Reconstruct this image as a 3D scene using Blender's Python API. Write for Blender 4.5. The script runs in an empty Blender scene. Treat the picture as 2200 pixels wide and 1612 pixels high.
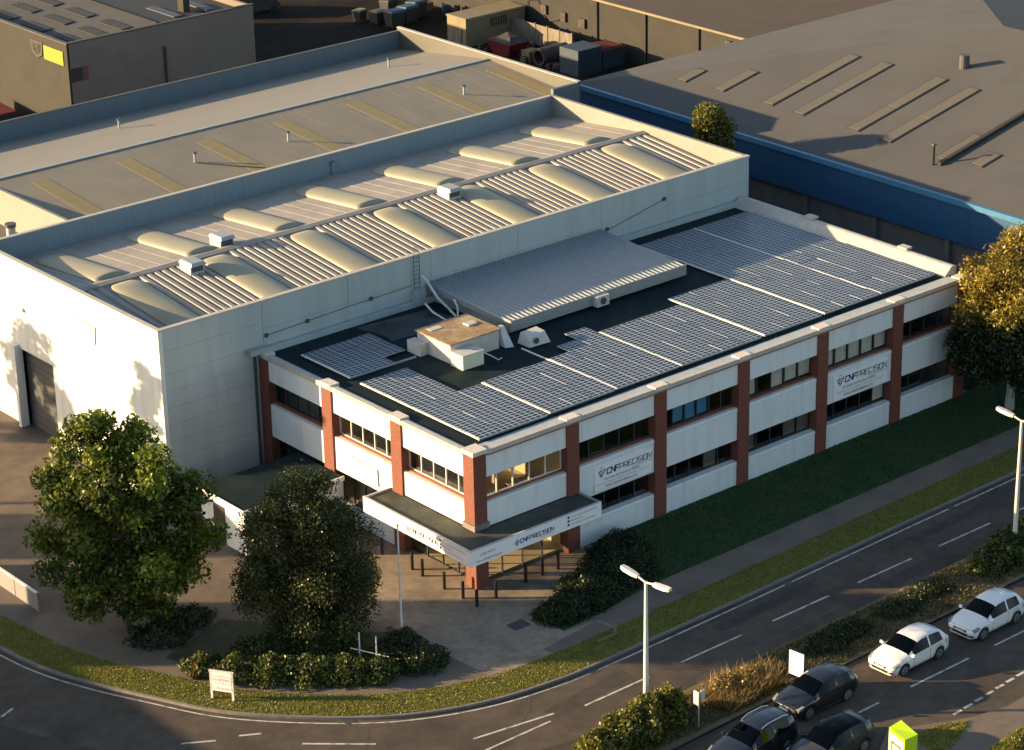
import bpy, bmesh, math, random
import numpy as np
from mathutils import Vector, Matrix, Euler

random.seed(7)
S = bpy.context.scene
col = S.collection

# ------------------------------------------------------------------ camera
cam_d = bpy.data.cameras.new('camera')
cam = bpy.data.objects.new('camera', cam_d)
col.objects.link(cam)
yaw, pitch, roll = math.radians(50.39), math.radians(22.56), math.radians(-1.24)
fwd = Vector((math.cos(pitch) * math.cos(yaw), math.cos(pitch) * math.sin(yaw), -math.sin(pitch)))
rgt = Vector((math.sin(yaw), -math.cos(yaw), 0))
upv = rgt.cross(fwd)
r2 = rgt * math.cos(roll) + upv * math.sin(roll)
u2 = -rgt * math.sin(roll) + upv * math.cos(roll)
mw = Matrix((r2, u2, -fwd)).transposed().to_4x4()
mw.translation = Vector((-70.33, -88.07, 58.38))
cam.matrix_world = mw
cam_d.sensor_width = 36
cam_d.lens = 5512 / 2200 * 36
cam_d.clip_start = 1
cam_d.clip_end = 2000
S.camera = cam

# ------------------------------------------------------------------ world, sun, exposure
SUN = Vector((0.754, -0.657, -0.2126)).normalized()
world = bpy.data.worlds.new('World')
S.world = world
world.use_nodes = True
wn = world.node_tree.nodes
sky = wn.new('ShaderNodeTexSky')
sky.sky_type = 'NISHITA'
sky.sun_disc = False
sky.sun_elevation = math.radians(12)
sky.sun_rotation = math.atan2(-0.754, 0.657)
world.node_tree.links.new(sky.outputs[0], wn['Background'].inputs[0])
wn['Background'].inputs[1].default_value = 0.086
sun_d = bpy.data.lights.new('sun', 'SUN')
sun_d.energy = 5.0
sun_d.angle = math.radians(0.5)
sun_d.color = (1.0, 0.71, 0.385)
sun = bpy.data.objects.new('sun', sun_d)
col.objects.link(sun)
sun.rotation_euler = SUN.to_track_quat('-Z', 'Y').to_euler()
S.view_settings.view_transform = 'Standard'
S.view_settings.look = 'None'
S.view_settings.gamma = 1
S.view_settings.exposure = 1.6
S.view_settings.use_curve_mapping = False

# ------------------------------------------------------------------ materials
MATS = {}


def mat(name, c, rough=0.6, var=0.15, scale=3.0, metal=0.0, bump=0.0, bscale=40.0, spec=0.5, stretch=None,
        stain=None, stain_amt=0.5, stain_scale=0.35, emit=None, coat=0.0):
    m = bpy.data.materials.new(name)
    m.use_nodes = True
    nt = m.node_tree
    N, L = nt.nodes, nt.links
    b = N['Principled BSDF']
    b.inputs['Roughness'].default_value = rough
    b.inputs['Metallic'].default_value = metal
    b.inputs['Specular IOR Level'].default_value = spec
    b.inputs['Coat Weight'].default_value = coat
    tc = N.new('ShaderNodeTexCoord')
    geo = N.new('ShaderNodeNewGeometry')
    src = geo.outputs['Position']
    if stretch:
        mp = N.new('ShaderNodeMapping')
        mp.inputs['Scale'].default_value = stretch
        L.new(src, mp.inputs['Vector'])
        src = mp.outputs['Vector']
    nz = N.new('ShaderNodeTexNoise')
    nz.inputs['Scale'].default_value = scale
    nz.inputs['Detail'].default_value = 6
    nz.inputs['Roughness'].default_value = 0.65
    L.new(src, nz.inputs['Vector'])
    rp = N.new('ShaderNodeValToRGB')
    rp.color_ramp.elements[0].position = 0.3
    rp.color_ramp.elements[1].position = 0.7
    rp.color_ramp.elements[0].color = (*[max(0, x * (1 - var)) for x in c], 1)
    rp.color_ramp.elements[1].color = (*[min(1, x * (1 + var)) for x in c], 1)
    L.new(nz.outputs[0], rp.inputs[0])
    out = rp.outputs[0]
    if stain:
        n2 = N.new('ShaderNodeTexNoise')
        n2.inputs['Scale'].default_value = stain_scale
        n2.inputs['Detail'].default_value = 8
        n2.inputs['Roughness'].default_value = 0.6
        L.new(src, n2.inputs['Vector'])
        r2_ = N.new('ShaderNodeValToRGB')
        r2_.color_ramp.elements[0].position = 0.48
        r2_.color_ramp.elements[1].position = 0.66
        r2_.color_ramp.elements[0].color = (0, 0, 0, 1)
        r2_.color_ramp.elements[1].color = (stain_amt,) * 3 + (1,)
        L.new(n2.outputs[0], r2_.inputs[0])
        mx = N.new('ShaderNodeMix')
        mx.data_type = 'RGBA'
        L.new(r2_.outputs[0], mx.inputs[0])
        L.new(out, mx.inputs[6])
        mx.inputs[7].default_value = (*stain, 1)
        out = mx.outputs[2]
    L.new(out, b.inputs['Base Color'])
    if bump:
        n3 = N.new('ShaderNodeTexNoise')
        n3.inputs['Scale'].default_value = bscale
        n3.inputs['Detail'].default_value = 4
        L.new(geo.outputs['Position'], n3.inputs['Vector'])
        bp = N.new('ShaderNodeBump')
        bp.inputs['Strength'].default_value = bump
        bp.inputs['Distance'].default_value = 0.05
        L.new(n3.outputs[0], bp.inputs['Height'])
        L.new(bp.outputs[0], b.inputs['Normal'])
    if emit:
        b.inputs['Emission Color'].default_value = (*emit[:3], 1)
        b.inputs['Emission Strength'].default_value = emit[3]
    MATS[name] = m
    return m


def leaf_mat(name, c0, c1, c2=None, trans=0.35):
    m = bpy.data.materials.new(name)
    m.use_nodes = True
    nt = m.node_tree
    N, L = nt.nodes, nt.links
    N.remove(N['Principled BSDF'])
    geo = N.new('ShaderNodeNewGeometry')
    rp = N.new('ShaderNodeValToRGB')
    e = rp.color_ramp.elements
    e[0].color = (*c0, 1)
    e[1].color = (*c1, 1)
    if c2:
        e[1].position = 0.8
        x = e.new(1.0)
        x.color = (*c2, 1)
    L.new(geo.outputs['Random Per Island'], rp.inputs[0])
    at = N.new('ShaderNodeAttribute')
    at.attribute_name = 'tone'
    mul = N.new('ShaderNodeMix')
    mul.data_type = 'RGBA'
    mul.blend_type = 'MULTIPLY'
    mul.inputs[0].default_value = 1.0
    add1 = N.new('ShaderNodeMath')
    add1.inputs[1].default_value = 1.0
    L.new(at.outputs['Fac'], add1.inputs[0])
    L.new(rp.outputs[0], mul.inputs[6])
    L.new(add1.outputs[0], mul.inputs[7])
    d = N.new('ShaderNodeBsdfDiffuse')
    t = N.new('ShaderNodeBsdfTranslucent')
    g = N.new('ShaderNodeBsdfGlossy')
    g.inputs['Roughness'].default_value = 0.45
    g.inputs['Color'].default_value = (0.8, 0.8, 0.8, 1)
    L.new(mul.outputs[2], d.inputs[0])
    L.new(mul.outputs[2], t.inputs[0])
    a = N.new('ShaderNodeMixShader')
    a.inputs[0].default_value = trans
    L.new(d.outputs[0], a.inputs[1])
    L.new(t.outputs[0], a.inputs[2])
    b = N.new('ShaderNodeMixShader')
    b.inputs[0].default_value = 0.04
    L.new(a.outputs[0], b.inputs[1])
    L.new(g.outputs[0], b.inputs[2])
    L.new(b.outputs[0], N['Material Output'].inputs[0])
    MATS[name] = m
    return m


def glass_mat(name, tint, refl=0.12, rough=0.02):
    m = bpy.data.materials.new(name)
    m.use_nodes = True
    nt = m.node_tree
    N, L = nt.nodes, nt.links
    N.remove(N['Principled BSDF'])
    t = N.new('ShaderNodeBsdfTransparent')
    t.inputs[0].default_value = (*tint, 1)
    g = N.new('ShaderNodeBsdfGlossy')
    g.inputs['Roughness'].default_value = rough
    lw = N.new('ShaderNodeLayerWeight')
    lw.inputs[0].default_value = 0.5
    pw = N.new('ShaderNodeMath')
    pw.operation = 'POWER'
    pw.inputs[1].default_value = 4.0
    L.new(lw.outputs['Facing'], pw.inputs[0])
    mth = N.new('ShaderNodeMath')
    mth.operation = 'MULTIPLY_ADD'
    mth.inputs[1].default_value = 0.6
    mth.inputs[2].default_value = refl
    L.new(pw.outputs[0], mth.inputs[0])
    mth.use_clamp = True
    x = N.new('ShaderNodeMixShader')
    L.new(mth.outputs[0], x.inputs[0])
    L.new(t.outputs[0], x.inputs[1])
    L.new(g.outputs[0], x.inputs[2])
    L.new(x.outputs[0], N['Material Output'].inputs[0])
    MATS[name] = m
    return m


mat('asphalt', (0.066, 0.056, 0.048), 0.9, 0.22, 1.2, spec=0.25, bump=0.25, bscale=60, stain=(0.04, 0.036, 0.032), stain_amt=0.6, stain_scale=0.25)
mat('asphalt_near', (0.092, 0.073, 0.057), 0.9, 0.22, 1.4, spec=0.25, bump=0.3, bscale=60, stain=(0.045, 0.039, 0.034), stain_amt=0.75, stain_scale=0.28)
mat('yard_tar', (0.018, 0.015, 0.012), 0.95, 0.3, 0.6, spec=0.08, stain=(0.045, 0.028, 0.018), stain_amt=0.8, stain_scale=0.12)  # yard tar darkened; the fade in brightness to the rear is in its colour
mat('drive_tar', (0.14, 0.112, 0.088), 0.9, 0.2, 0.8, spec=0.25, bump=0.2, bscale=50, stain=(0.075, 0.063, 0.052), stain_amt=0.6, stain_scale=0.3)
mat('paving', (0.27, 0.215, 0.16), 0.9, 0.2, 2.5, spec=0.25, bump=0.2, bscale=30, stain=(0.14, 0.115, 0.088), stain_amt=0.8, stain_scale=0.45)
mat('path', (0.15, 0.118, 0.092), 0.9, 0.16, 2.0, bump=0.2, bscale=50, stain=(0.085, 0.07, 0.056), stain_amt=0.6, stain_scale=0.5)
mat('kerb', (0.19, 0.17, 0.15), 0.8, 0.2, 2.0)
mat('line_white', (0.52, 0.50, 0.44), 0.8, 0.2, 5.0, stain=(0.10, 0.09, 0.08), stain_amt=0.8, stain_scale=2.2)
mat('line_yellow', (0.55, 0.42, 0.16), 0.7, 0.2, 3.0)
mat('soil', (0.045, 0.05, 0.022), 0.95, 0.4, 1.5, bump=0.5, bscale=12)
mat('dry_soil', (0.16, 0.115, 0.06), 0.95, 0.3, 1.0, bump=0.5, bscale=12, stain=(0.06, 0.065, 0.025), stain_amt=0.7, stain_scale=0.6)
mat('turf', (0.018, 0.056, 0.014), 0.95, 0.35, 1.2, bump=0.5, bscale=14, stain=(0.055, 0.06, 0.02), stain_amt=0.6, stain_scale=0.3)
mat('turf_verge', (0.13, 0.13, 0.028), 0.95, 0.35, 1.5, bump=0.5, bscale=14, stain=(0.11, 0.10, 0.035), stain_amt=0.6, stain_scale=0.5)
mat('white_clad', (0.74, 0.74, 0.71), 0.5, 0.05, 0.6, stretch=(1, 1, .12), stain=(0.52, 0.51, 0.46), stain_amt=0.5, stain_scale=1.3)
mat('grey_clad', (0.42, 0.47, 0.465), 0.5, 0.05, 0.8, stretch=(1, 1, .12), stain=(0.32, 0.37, 0.37), stain_amt=0.55, stain_scale=1.1)
mat('seam_dark', (0.18, 0.19, 0.19), 0.6)
mat('parapet_blue', (0.19, 0.245, 0.28), 0.55, 0.1, 2.0, stretch=(6, 6, 0.4), stain=(0.14, 0.19, 0.225), stain_amt=0.6, stain_scale=1.0)
mat('white_clad_dim', (0.22, 0.215, 0.195), 0.55, 0.06, 1.0)  # darker copy of the white cladding, shade put into the colour
mat('coping', (0.46, 0.43, 0.38), 0.6, 0.12, 2.0)
mat('rib_roof', (0.32, 0.295, 0.26), 0.6, 0.08, 1.0, spec=0.3, stain=(0.22, 0.20, 0.175), stain_amt=0.5, stain_scale=0.6)
mat('rib_base', (0.25, 0.23, 0.215), 0.7, 0.1, 1.0)
mat('rooflight', (0.30, 0.28, 0.195), 0.45, 0.07, 1.0, stain=(0.23, 0.21, 0.14), stain_amt=0.5, stain_scale=0.5)
mat('rear_roof', (0.22, 0.195, 0.145), 0.7, 0.07, 0.6, stain=(0.17, 0.155, 0.13), stain_amt=0.5, stain_scale=0.25)  # darkened below the front roof; distance dimming put into its colour
mat('rear_roof_far', (0.22, 0.205, 0.175), 0.6, 0.05, 0.6)  # same dimming put into the far slope's colour
mat('rear_light', (0.25, 0.195, 0.075), 0.5, 0.12, 1.0)
mat('rear_white_dim', (0.085, 0.082, 0.072), 0.55, 0.06, 0.6)  # white wall darkened, distance dimming put into the base colour
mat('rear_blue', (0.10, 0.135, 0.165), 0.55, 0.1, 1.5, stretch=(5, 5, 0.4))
mat('membrane', (0.010, 0.021, 0.025), 0.85, 0.35, 0.7, spec=0.12, stain=(0.020, 0.036, 0.040), stain_amt=0.5, stain_scale=0.4)
mat('canopy_felt', (0.075, 0.08, 0.068), 0.85, 0.25, 0.9, spec=0.15, stain=(0.045, 0.05, 0.045), stain_amt=0.6, stain_scale=0.5)
mat('kerb_roof', (0.30, 0.34, 0.37), 0.5, 0.12, 1.5)
mat('panel_white', (0.74, 0.76, 0.76), 0.5, 0.04, 0.8, stretch=(1, 1, .15), stain=(0.56, 0.57, 0.55), stain_amt=0.5, stain_scale=1.6)
mat('brick_brown', (0.17, 0.052, 0.032), 0.75, 0.22, 5.0, bump=0.2, bscale=20)
mat('brown_trim', (0.28, 0.10, 0.05), 0.6)
mat('frame_dark', (0.05, 0.045, 0.042), 0.5)
mat('frame_white', (0.72, 0.70, 0.66), 0.5)
mat('room_dark', (0.10, 0.085, 0.07), 0.9, 0.3, 0.6)
mat('room_cream', (0.62, 0.55, 0.40), 0.9, 0.1, 0.6)
mat('blind_white', (0.80, 0.82, 0.76), 0.8)
mat('blind_blue', (0.07, 0.33, 0.66), 0.7)
mat('desk_wood', (0.30, 0.19, 0.10), 0.6)
glass_mat('glass', (0.88, 0.87, 0.85), 0.04)
glass_mat('glass_shiny', (0.80, 0.80, 0.80), 0.13)
glass_mat('glass_car', (0.045, 0.05, 0.055), 0.022)
mat('pv_cell', (0.004, 0.022, 0.058), 0.3, 0.25, 4.0, spec=0.35)
mat('pv_line', (0.44, 0.46, 0.46), 0.5, 0.1, 4.0, metal=0.0)
mat('rail_white', (0.75, 0.73, 0.68), 0.4)
mat('grey_metal', (0.30, 0.33, 0.34), 0.5, 0.12, 2.0)
mat('plant_roof', (0.24, 0.275, 0.295), 0.4, 0.08, 2.0)
mat('plant_wall', (0.25, 0.28, 0.28), 0.55, 0.08, 1.5)
mat('unit_white', (0.50, 0.49, 0.47), 0.5, 0.08, 2.0)
mat('rust_board', (0.30, 0.20, 0.10), 0.8, 0.3, 2.0, stain=(0.45, 0.36, 0.22), stain_amt=0.8, stain_scale=1.0)
mat('pipe_white', (0.60, 0.62, 0.62), 0.4)
mat('tarp', (0.012, 0.022, 0.028), 0.3, 0.4, 2.0, bump=0.6, bscale=4)
mat('steel_dark', (0.06, 0.065, 0.07), 0.5)
mat('black_paint', (0.012, 0.012, 0.013), 0.5)
mat('blue_clad', (0.018, 0.078, 0.17), 0.45, 0.07, 2.0, stretch=(3, 3, 0.5))
mat('blue_trim', (0.05, 0.17, 0.30), 0.4)
mat('blue_roof', (0.094, 0.093, 0.092), 0.8, 0.1, 0.4, spec=0.2, stain=(0.076, 0.075, 0.073), stain_amt=0.8, stain_scale=0.2)  # roof grey lowered so its colour carries the dimming with distance
mat('blue_rooflight', (0.12, 0.105, 0.075), 0.5, 0.1)
mat('lower_wall', (0.13, 0.125, 0.115), 0.8, 0.15, 1.0)
mat('dimmed_white', (0.040, 0.039, 0.034), 0.8, 0.1, 1.0, spec=0.2, stain=(0.03, 0.029, 0.025), stain_amt=0.5, stain_scale=0.4)  # white walls darkened with distance, shade put into the base colour
mat('dimmed_beige', (0.17, 0.135, 0.115), 0.8, 0.1, 0.6)  # beige darkened likewise, dimming held in the colour
mat('dimmed_roof', (0.07, 0.068, 0.064), 0.8, 0.15, 0.6)  # roof colour darkened too, shade put in rather than age
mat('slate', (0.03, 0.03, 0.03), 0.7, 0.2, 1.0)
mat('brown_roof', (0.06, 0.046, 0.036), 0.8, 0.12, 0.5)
mat('lime', (0.42, 0.62, 0.01), 0.4, 0.05)
mat('dull_lime', (0.22, 0.24, 0.01), 0.5, 0.05)
mat('cream', (0.70, 0.67, 0.50), 0.5, 0.05)
mat('ink_black', (0.02, 0.02, 0.02), 0.6)
mat('ink_brown', (0.14, 0.055, 0.04), 0.6)
mat('ink_blue', (0.015, 0.02, 0.24), 0.5)
mat('ink_dark', (0.035, 0.04, 0.09), 0.5)
mat('ink_grey', (0.20, 0.20, 0.22), 0.5)
mat('ink_pale', (0.36, 0.36, 0.38), 0.5)
mat('ink_red', (0.40, 0.10, 0.08), 0.5)
mat('sign_white', (0.88, 0.85, 0.85), 0.45, 0.03)
mat('sign_edge', (0.45, 0.46, 0.47), 0.45, 0.05)
mat('bin_body', (0.035, 0.035, 0.032), 0.6)
mat('bin_lid_blue', (0.03, 0.07, 0.10), 0.5)
mat('bin_lid_yellow', (0.16, 0.15, 0.06), 0.5)
mat('cabin_cream', (0.20, 0.16, 0.085), 0.7, 0.12, 1.0)
mat('old_red', (0.12, 0.012, 0.012), 0.6, 0.2)
mat('container_blue', (0.03, 0.05, 0.075), 0.5, 0.2)
mat('concrete_old', (0.20, 0.165, 0.13), 0.9, 0.2, 1.0, stretch=(1, 4, 0.5), stain=(0.06, 0.05, 0.04), stain_amt=0.8, stain_scale=1.5)
mat('scrap', (0.05, 0.04, 0.035), 0.8, 0.5, 2.0)
mat('wood', (0.20, 0.13, 0.07), 0.8, 0.2, 4.0)
mat('lamp_paint', (0.62, 0.55, 0.50), 0.45, 0.05)
mat('bark', (0.10, 0.08, 0.06), 0.9, 0.3, 6.0, bump=0.5, bscale=12)
mat('bark_pale', (0.36, 0.34, 0.30), 0.85, 0.3, 5.0)
mat('car_white', (0.74, 0.74, 0.74), 0.22, 0.01, coat=0.6)
mat('car_white_warm', (0.76, 0.75, 0.72), 0.22, 0.01, coat=0.6)
mat('car_black', (0.012, 0.013, 0.015), 0.2, 0.05, coat=0.8)
mat('car_grey', (0.055, 0.055, 0.057), 0.3, 0.05, metal=0.4, coat=0.6)
mat('car_navy', (0.010, 0.014, 0.022), 0.2, 0.05, coat=0.8)
mat('tyre', (0.02, 0.02, 0.02), 0.85)
mat('alloy', (0.42, 0.42, 0.43), 0.3, metal=0.7)
mat('lens', (0.20, 0.21, 0.22), 0.12)
mat('lens_red', (0.25, 0.02, 0.015), 0.2)
mat('plate', (0.70, 0.70, 0.66), 0.5)
mat('trim_black', (0.02, 0.02, 0.02), 0.5)
mat('barrier_grey', (0.22, 0.215, 0.22), 0.6, 0.1, 2.0)
mat('blocker_brick', (0.25, 0.13, 0.09), 0.85, 0.2, 3.0)
leaf_mat('leaf_maple', (0.030, 0.062, 0.007), (0.16, 0.20, 0.014), (0.30, 0.29, 0.03))
leaf_mat('leaf_birch', (0.026, 0.038, 0.009), (0.085, 0.10, 0.02), (0.18, 0.15, 0.03))
leaf_mat('leaf_gold', (0.11, 0.085, 0.012), (0.30, 0.225, 0.022), (0.42, 0.33, 0.05))
leaf_mat('leaf_dark', (0.012, 0.026, 0.008), (0.035, 0.055, 0.014), (0.06, 0.08, 0.02))
leaf_mat('leaf_hedge', (0.022, 0.045, 0.010), (0.085, 0.115, 0.018), (0.20, 0.18, 0.03))
leaf_mat('leaf_yellow', (0.035, 0.055, 0.010), (0.15, 0.15, 0.02), (0.34, 0.25, 0.03))
leaf_mat('leaf_red', (0.09, 0.05, 0.015), (0.22, 0.08, 0.02), (0.14, 0.13, 0.02))
leaf_mat('grass_lawn', (0.014, 0.050, 0.010), (0.036, 0.085, 0.016), (0.075, 0.10, 0.022), 0.25)
leaf_mat('grass_verge', (0.12, 0.13, 0.018), (0.29, 0.28, 0.036), (0.42, 0.34, 0.07), 0.45)
leaf_mat('grass_dry', (0.15, 0.10, 0.03), (0.30, 0.21, 0.07), (0.40, 0.28, 0.10), 0.3)
leaf_mat('grass_median', (0.05, 0.055, 0.016), (0.12, 0.11, 0.03), (0.20, 0.15, 0.05), 0.3)

# ------------------------------------------------------------------ helpers
ORG = {}


def M(x):
    return MATS[x] if isinstance(x, str) else x


class MB:
    def __init__(self):
        self.v, self.f, self.m = [], [], []
        self.mi = 0

    def add(self, vs, fs):
        o = len(self.v)
        self.v += [tuple(p) for p in vs]
        self.f += [tuple(i + o for i in f) for f in fs]
        self.m += [self.mi] * len(fs)
        return self

    def use(self, i):
        self.mi = i
        return self

    def hexa(self, a, b):
        """a: 4 bottom points ccw, b: 4 top points"""
        return self.add(list(a) + list(b), [(3, 2, 1, 0), (4, 5, 6, 7), (0, 1, 5, 4), (1, 2, 6, 5), (2, 3, 7, 6), (3, 0, 4, 7)])

    def box(self, x0, x1, y0, y1, z0, z1):
        if x1 < x0: x0, x1 = x1, x0
        if y1 < y0: y0, y1 = y1, y0
        return self.hexa([(x0, y0, z0), (x1, y0, z0), (x1, y1, z0), (x0, y1, z0)],
                         [(x0, y0, z1), (x1, y0, z1), (x1, y1, z1), (x0, y1, z1)])

    def prism(self, pts, ext):
        """closed polygon extruded by vector ext"""
        n = len(pts)
        q = [tuple(np.add(p, ext)) for p in pts]
        return self.add(list(pts) + q, [tuple(range(n))[::-1], tuple(range(n, 2 * n))] +
                        [(i, (i + 1) % n, n + (i + 1) % n, n + i) for i in range(n)])

    def tube(self, pts, r, n=8, cap=True):
        pts = [Vector(p) for p in pts]
        rs = r if isinstance(r, (list, tuple)) else [r] * len(pts)
        vs, fs = [], []
        for i, p in enumerate(pts):
            d = (pts[min(i + 1, len(pts) - 1)] - pts[max(i - 1, 0)]).normalized()
            a = d.cross(Vector((0, 0, 1)))
            if a.length < 0.01:
                a = Vector((1, 0, 0))
            a.normalize()
            b = d.cross(a)
            for k in range(n):
                t = 2 * math.pi * k / n
                vs.append(p + (a * math.cos(t) + b * math.sin(t)) * rs[i])
        for i in range(len(pts) - 1):
            for k in range(n):
                fs.append((i * n + k, i * n + (k + 1) % n, (i + 1) * n + (k + 1) % n, (i + 1) * n + k))
        if cap:
            fs.append(tuple(range(n)))
            fs.append(tuple((len(pts) - 1) * n + k for k in range(n))[::-1])
        return self.add(vs, fs)

    def cyl(self, x, y, z0, z1, r, r1=None, n=12):
        return self.tube([(x, y, z0), (x, y, z1)], [r, r if r1 is None else r1], n)

    def quad(self, a, b, c, d):
        return self.add([a, b, c, d], [(0, 1, 2, 3)])

    def build(self, name, mats, parent=None, smooth=False, fix=True, kind=None, label=None):
        o0 = Vector(ORG.get(parent.name if parent else '', (0, 0, 0)))
        me = bpy.data.meshes.new(name)
        me.from_pydata([tuple(Vector(p) - o0) for p in self.v], [], self.f)
        if not isinstance(mats, (list, tuple)):
            mats = [mats]
        for x in mats:
            me.materials.append(M(x))
        if len(mats) > 1:
            me.polygons.foreach_set('material_index', self.m)
        if fix:
            bm = bmesh.new()
            bm.from_mesh(me)
            bmesh.ops.recalc_face_normals(bm, faces=bm.faces)
            bm.to_mesh(me)
            bm.free()
        if smooth:
            me.polygons.foreach_set('use_smooth', [True] * len(me.polygons))
        return link(name, me, parent, kind, label)


def link(name, me, parent=None, kind=None, label=None):
    o = bpy.data.objects.new(name, me)
    col.objects.link(o)
    if parent is not None:
        o.parent = parent
        ORG[o.name] = ORG.get(parent.name, (0, 0, 0))
    if kind:
        o['kind'] = kind
    if label:
        o['label'] = label
    return o


def tag(o, label, cat, group=None):
    o['label'] = label
    o['category'] = cat
    if group:
        o['group'] = group
    return o


def thing(name, label, cat, loc=(0, 0, 0), group=None):
    o = bpy.data.objects.new(name, None)
    o.empty_display_size = 0.5
    o.location = loc
    col.objects.link(o)
    ORG[o.name] = tuple(loc)
    return tag(o, label, cat, group)


def copy_tree(o, parent=None):
    c = o.copy()
    col.objects.link(c)
    if parent is not None:
        c.parent = parent
    for ch in list(o.children):
        copy_tree(ch, c)
    return c


def bbox(name, m, parent, x0, x1, y0, y1, z0, z1, **k):
    return MB().box(x0, x1, y0, y1, z0, z1).build(name, m, parent, **k)


def sheet(name, pts, z, m, kind='structure', parent=None, skirt=None):
    bm = bmesh.new()
    vs = [bm.verts.new((p[0], p[1], z)) for p in pts]
    f = bm.faces.new(vs)
    f.normal_update()
    if f.normal.z < 0:
        f.normal_flip()
    if skirt:
        n = len(vs)
        lo = [bm.verts.new((p[0], p[1], skirt)) for p in pts]
        for i in range(n):
            bm.faces.new((vs[i], vs[(i + 1) % n], lo[(i + 1) % n], lo[i]))
    bmesh.ops.triangulate(bm, faces=[f])
    me = bpy.data.meshes.new(name)
    bm.to_mesh(me)
    bm.free()
    me.materials.append(M(m))
    return link(name, me, parent, kind)


def offset(pts, d):
    """offset an open polyline to its left by d"""
    pts = [np.array(p, float) for p in pts]
    out = []
    for i, p in enumerate(pts):
        t = pts[min(i + 1, len(pts) - 1)] - pts[max(i - 1, 0)]
        t /= np.linalg.norm(t)
        out.append((p[0] - t[1] * d, p[1] + t[0] * d))
    return out


def smooth_line(pts, n=4):
    pts = [np.array(p, float) for p in pts]
    out = []
    for i in range(len(pts) - 1):
        p0, p1, p2, p3 = pts[max(i - 1, 0)], pts[i], pts[i + 1], pts[min(i + 2, len(pts) - 1)]
        for k in range(n):
            t = k / n
            out.append(0.5 * (2 * p1 + (p2 - p0) * t + (2 * p0 - 5 * p1 + 4 * p2 - p3) * t * t + (3 * p1 - p0 - 3 * p2 + p3) * t ** 3))
    out.append(pts[-1])
    return [tuple(p) for p in out]


def strip(name, a, b, z, m, kind='structure', parent=None, skirt=None):
    """ribbon between two polylines of equal length"""
    n = len(a)
    mb = MB()
    vs = [(p[0], p[1], z) for p in a] + [(p[0], p[1], z) for p in b]
    fs = [(i, i + 1, n + i + 1, n + i) for i in range(n - 1)]
    mb.add(vs, fs)
    if skirt is not None:
        vs2 = [(p[0], p[1], z) for p in a] + [(p[0], p[1], skirt) for p in a]
        mb.add(vs2, fs)
    return mb.build(name, m, parent, fix=False, kind=kind)


def np_mesh(name, V, nper, m, parent=None, kind=None, label=None, tone=None):
    """V: (n*nper,3) vertices, one face every nper vertices"""
    o0 = np.array(ORG.get(parent.name if parent else '', (0, 0, 0)))
    V = (np.asarray(V, dtype=np.float64) - o0).astype(np.float32)
    n = len(V) // nper
    me = bpy.data.meshes.new(name)
    me.vertices.add(n * nper)
    me.vertices.foreach_set('co', V.ravel())
    me.loops.add(n * nper)
    me.loops.foreach_set('vertex_index', np.arange(n * nper, dtype=np.int32))
    me.polygons.add(n)
    me.polygons.foreach_set('loop_start', np.arange(0, n * nper, nper, dtype=np.int32))
    me.polygons.foreach_set('loop_total', np.full(n, nper, dtype=np.int32))
    me.update(calc_edges=True)
    if tone is not None:
        at = me.attributes.new('tone', 'FLOAT', 'POINT')
        at.data.foreach_set('value', np.repeat(tone, nper).astype(np.float32))
    me.materials.append(M(m))
    return link(name, me, parent, kind, label)


def leaf_quads(C, size, rng, flat=0.0):
    n = len(C)
    a = rng.normal(size=(n, 3))
    a[:, 2] *= (1 - flat)
    a /= np.linalg.norm(a, axis=1)[:, None]
    b = rng.normal(size=(n, 3))
    b -= a * np.sum(a * b, 1)[:, None]
    b /= np.linalg.norm(b, axis=1)[:, None]
    s = size * rng.uniform(0.6, 1.3, (n, 1))
    V = np.stack([C - a * s, C + b * s * 0.55, C + a * s, C - b * s * 0.55], 1)
    return V.reshape(-1, 3)


def blades(poly, dens, h, w, rng, z, lean=0.4):
    poly = np.array(poly)
    x0, y0 = poly.min(0)
    x1, y1 = poly.max(0)
    n = int((x1 - x0) * (y1 - y0) * dens)
    p = rng.uniform((x0, y0), (x1, y1), (n, 2))
    ins = np.zeros(n, bool)
    j = len(poly) - 1
    for i in range(len(poly)):
        xi, yi = poly[i]
        xj, yj = poly[j]
        c = ((yi > p[:, 1]) != (yj > p[:, 1])) & (p[:, 0] < (xj - xi) * (p[:, 1] - yi) / (yj - yi + 1e-12) + xi)
        ins ^= c
        j = i
    p = p[ins]
    n = len(p)
    t = rng.uniform(0, 2 * math.pi, n)
    hh = h * rng.uniform(0.5, 1.4, n)
    d = np.stack([np.cos(t), np.sin(t)], 1)
    e = rng.normal(size=(n, 2)) * lean * hh[:, None]
    zc = np.full(n, z) if np.isscalar(z) else z(p)
    A = np.column_stack([p - d * w, zc])
    B = np.column_stack([p + d * w, zc])
    Cc = np.column_stack([p + e, zc + hh])
    return np.stack([A, B, Cc], 1).reshape(-1, 3)


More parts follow.
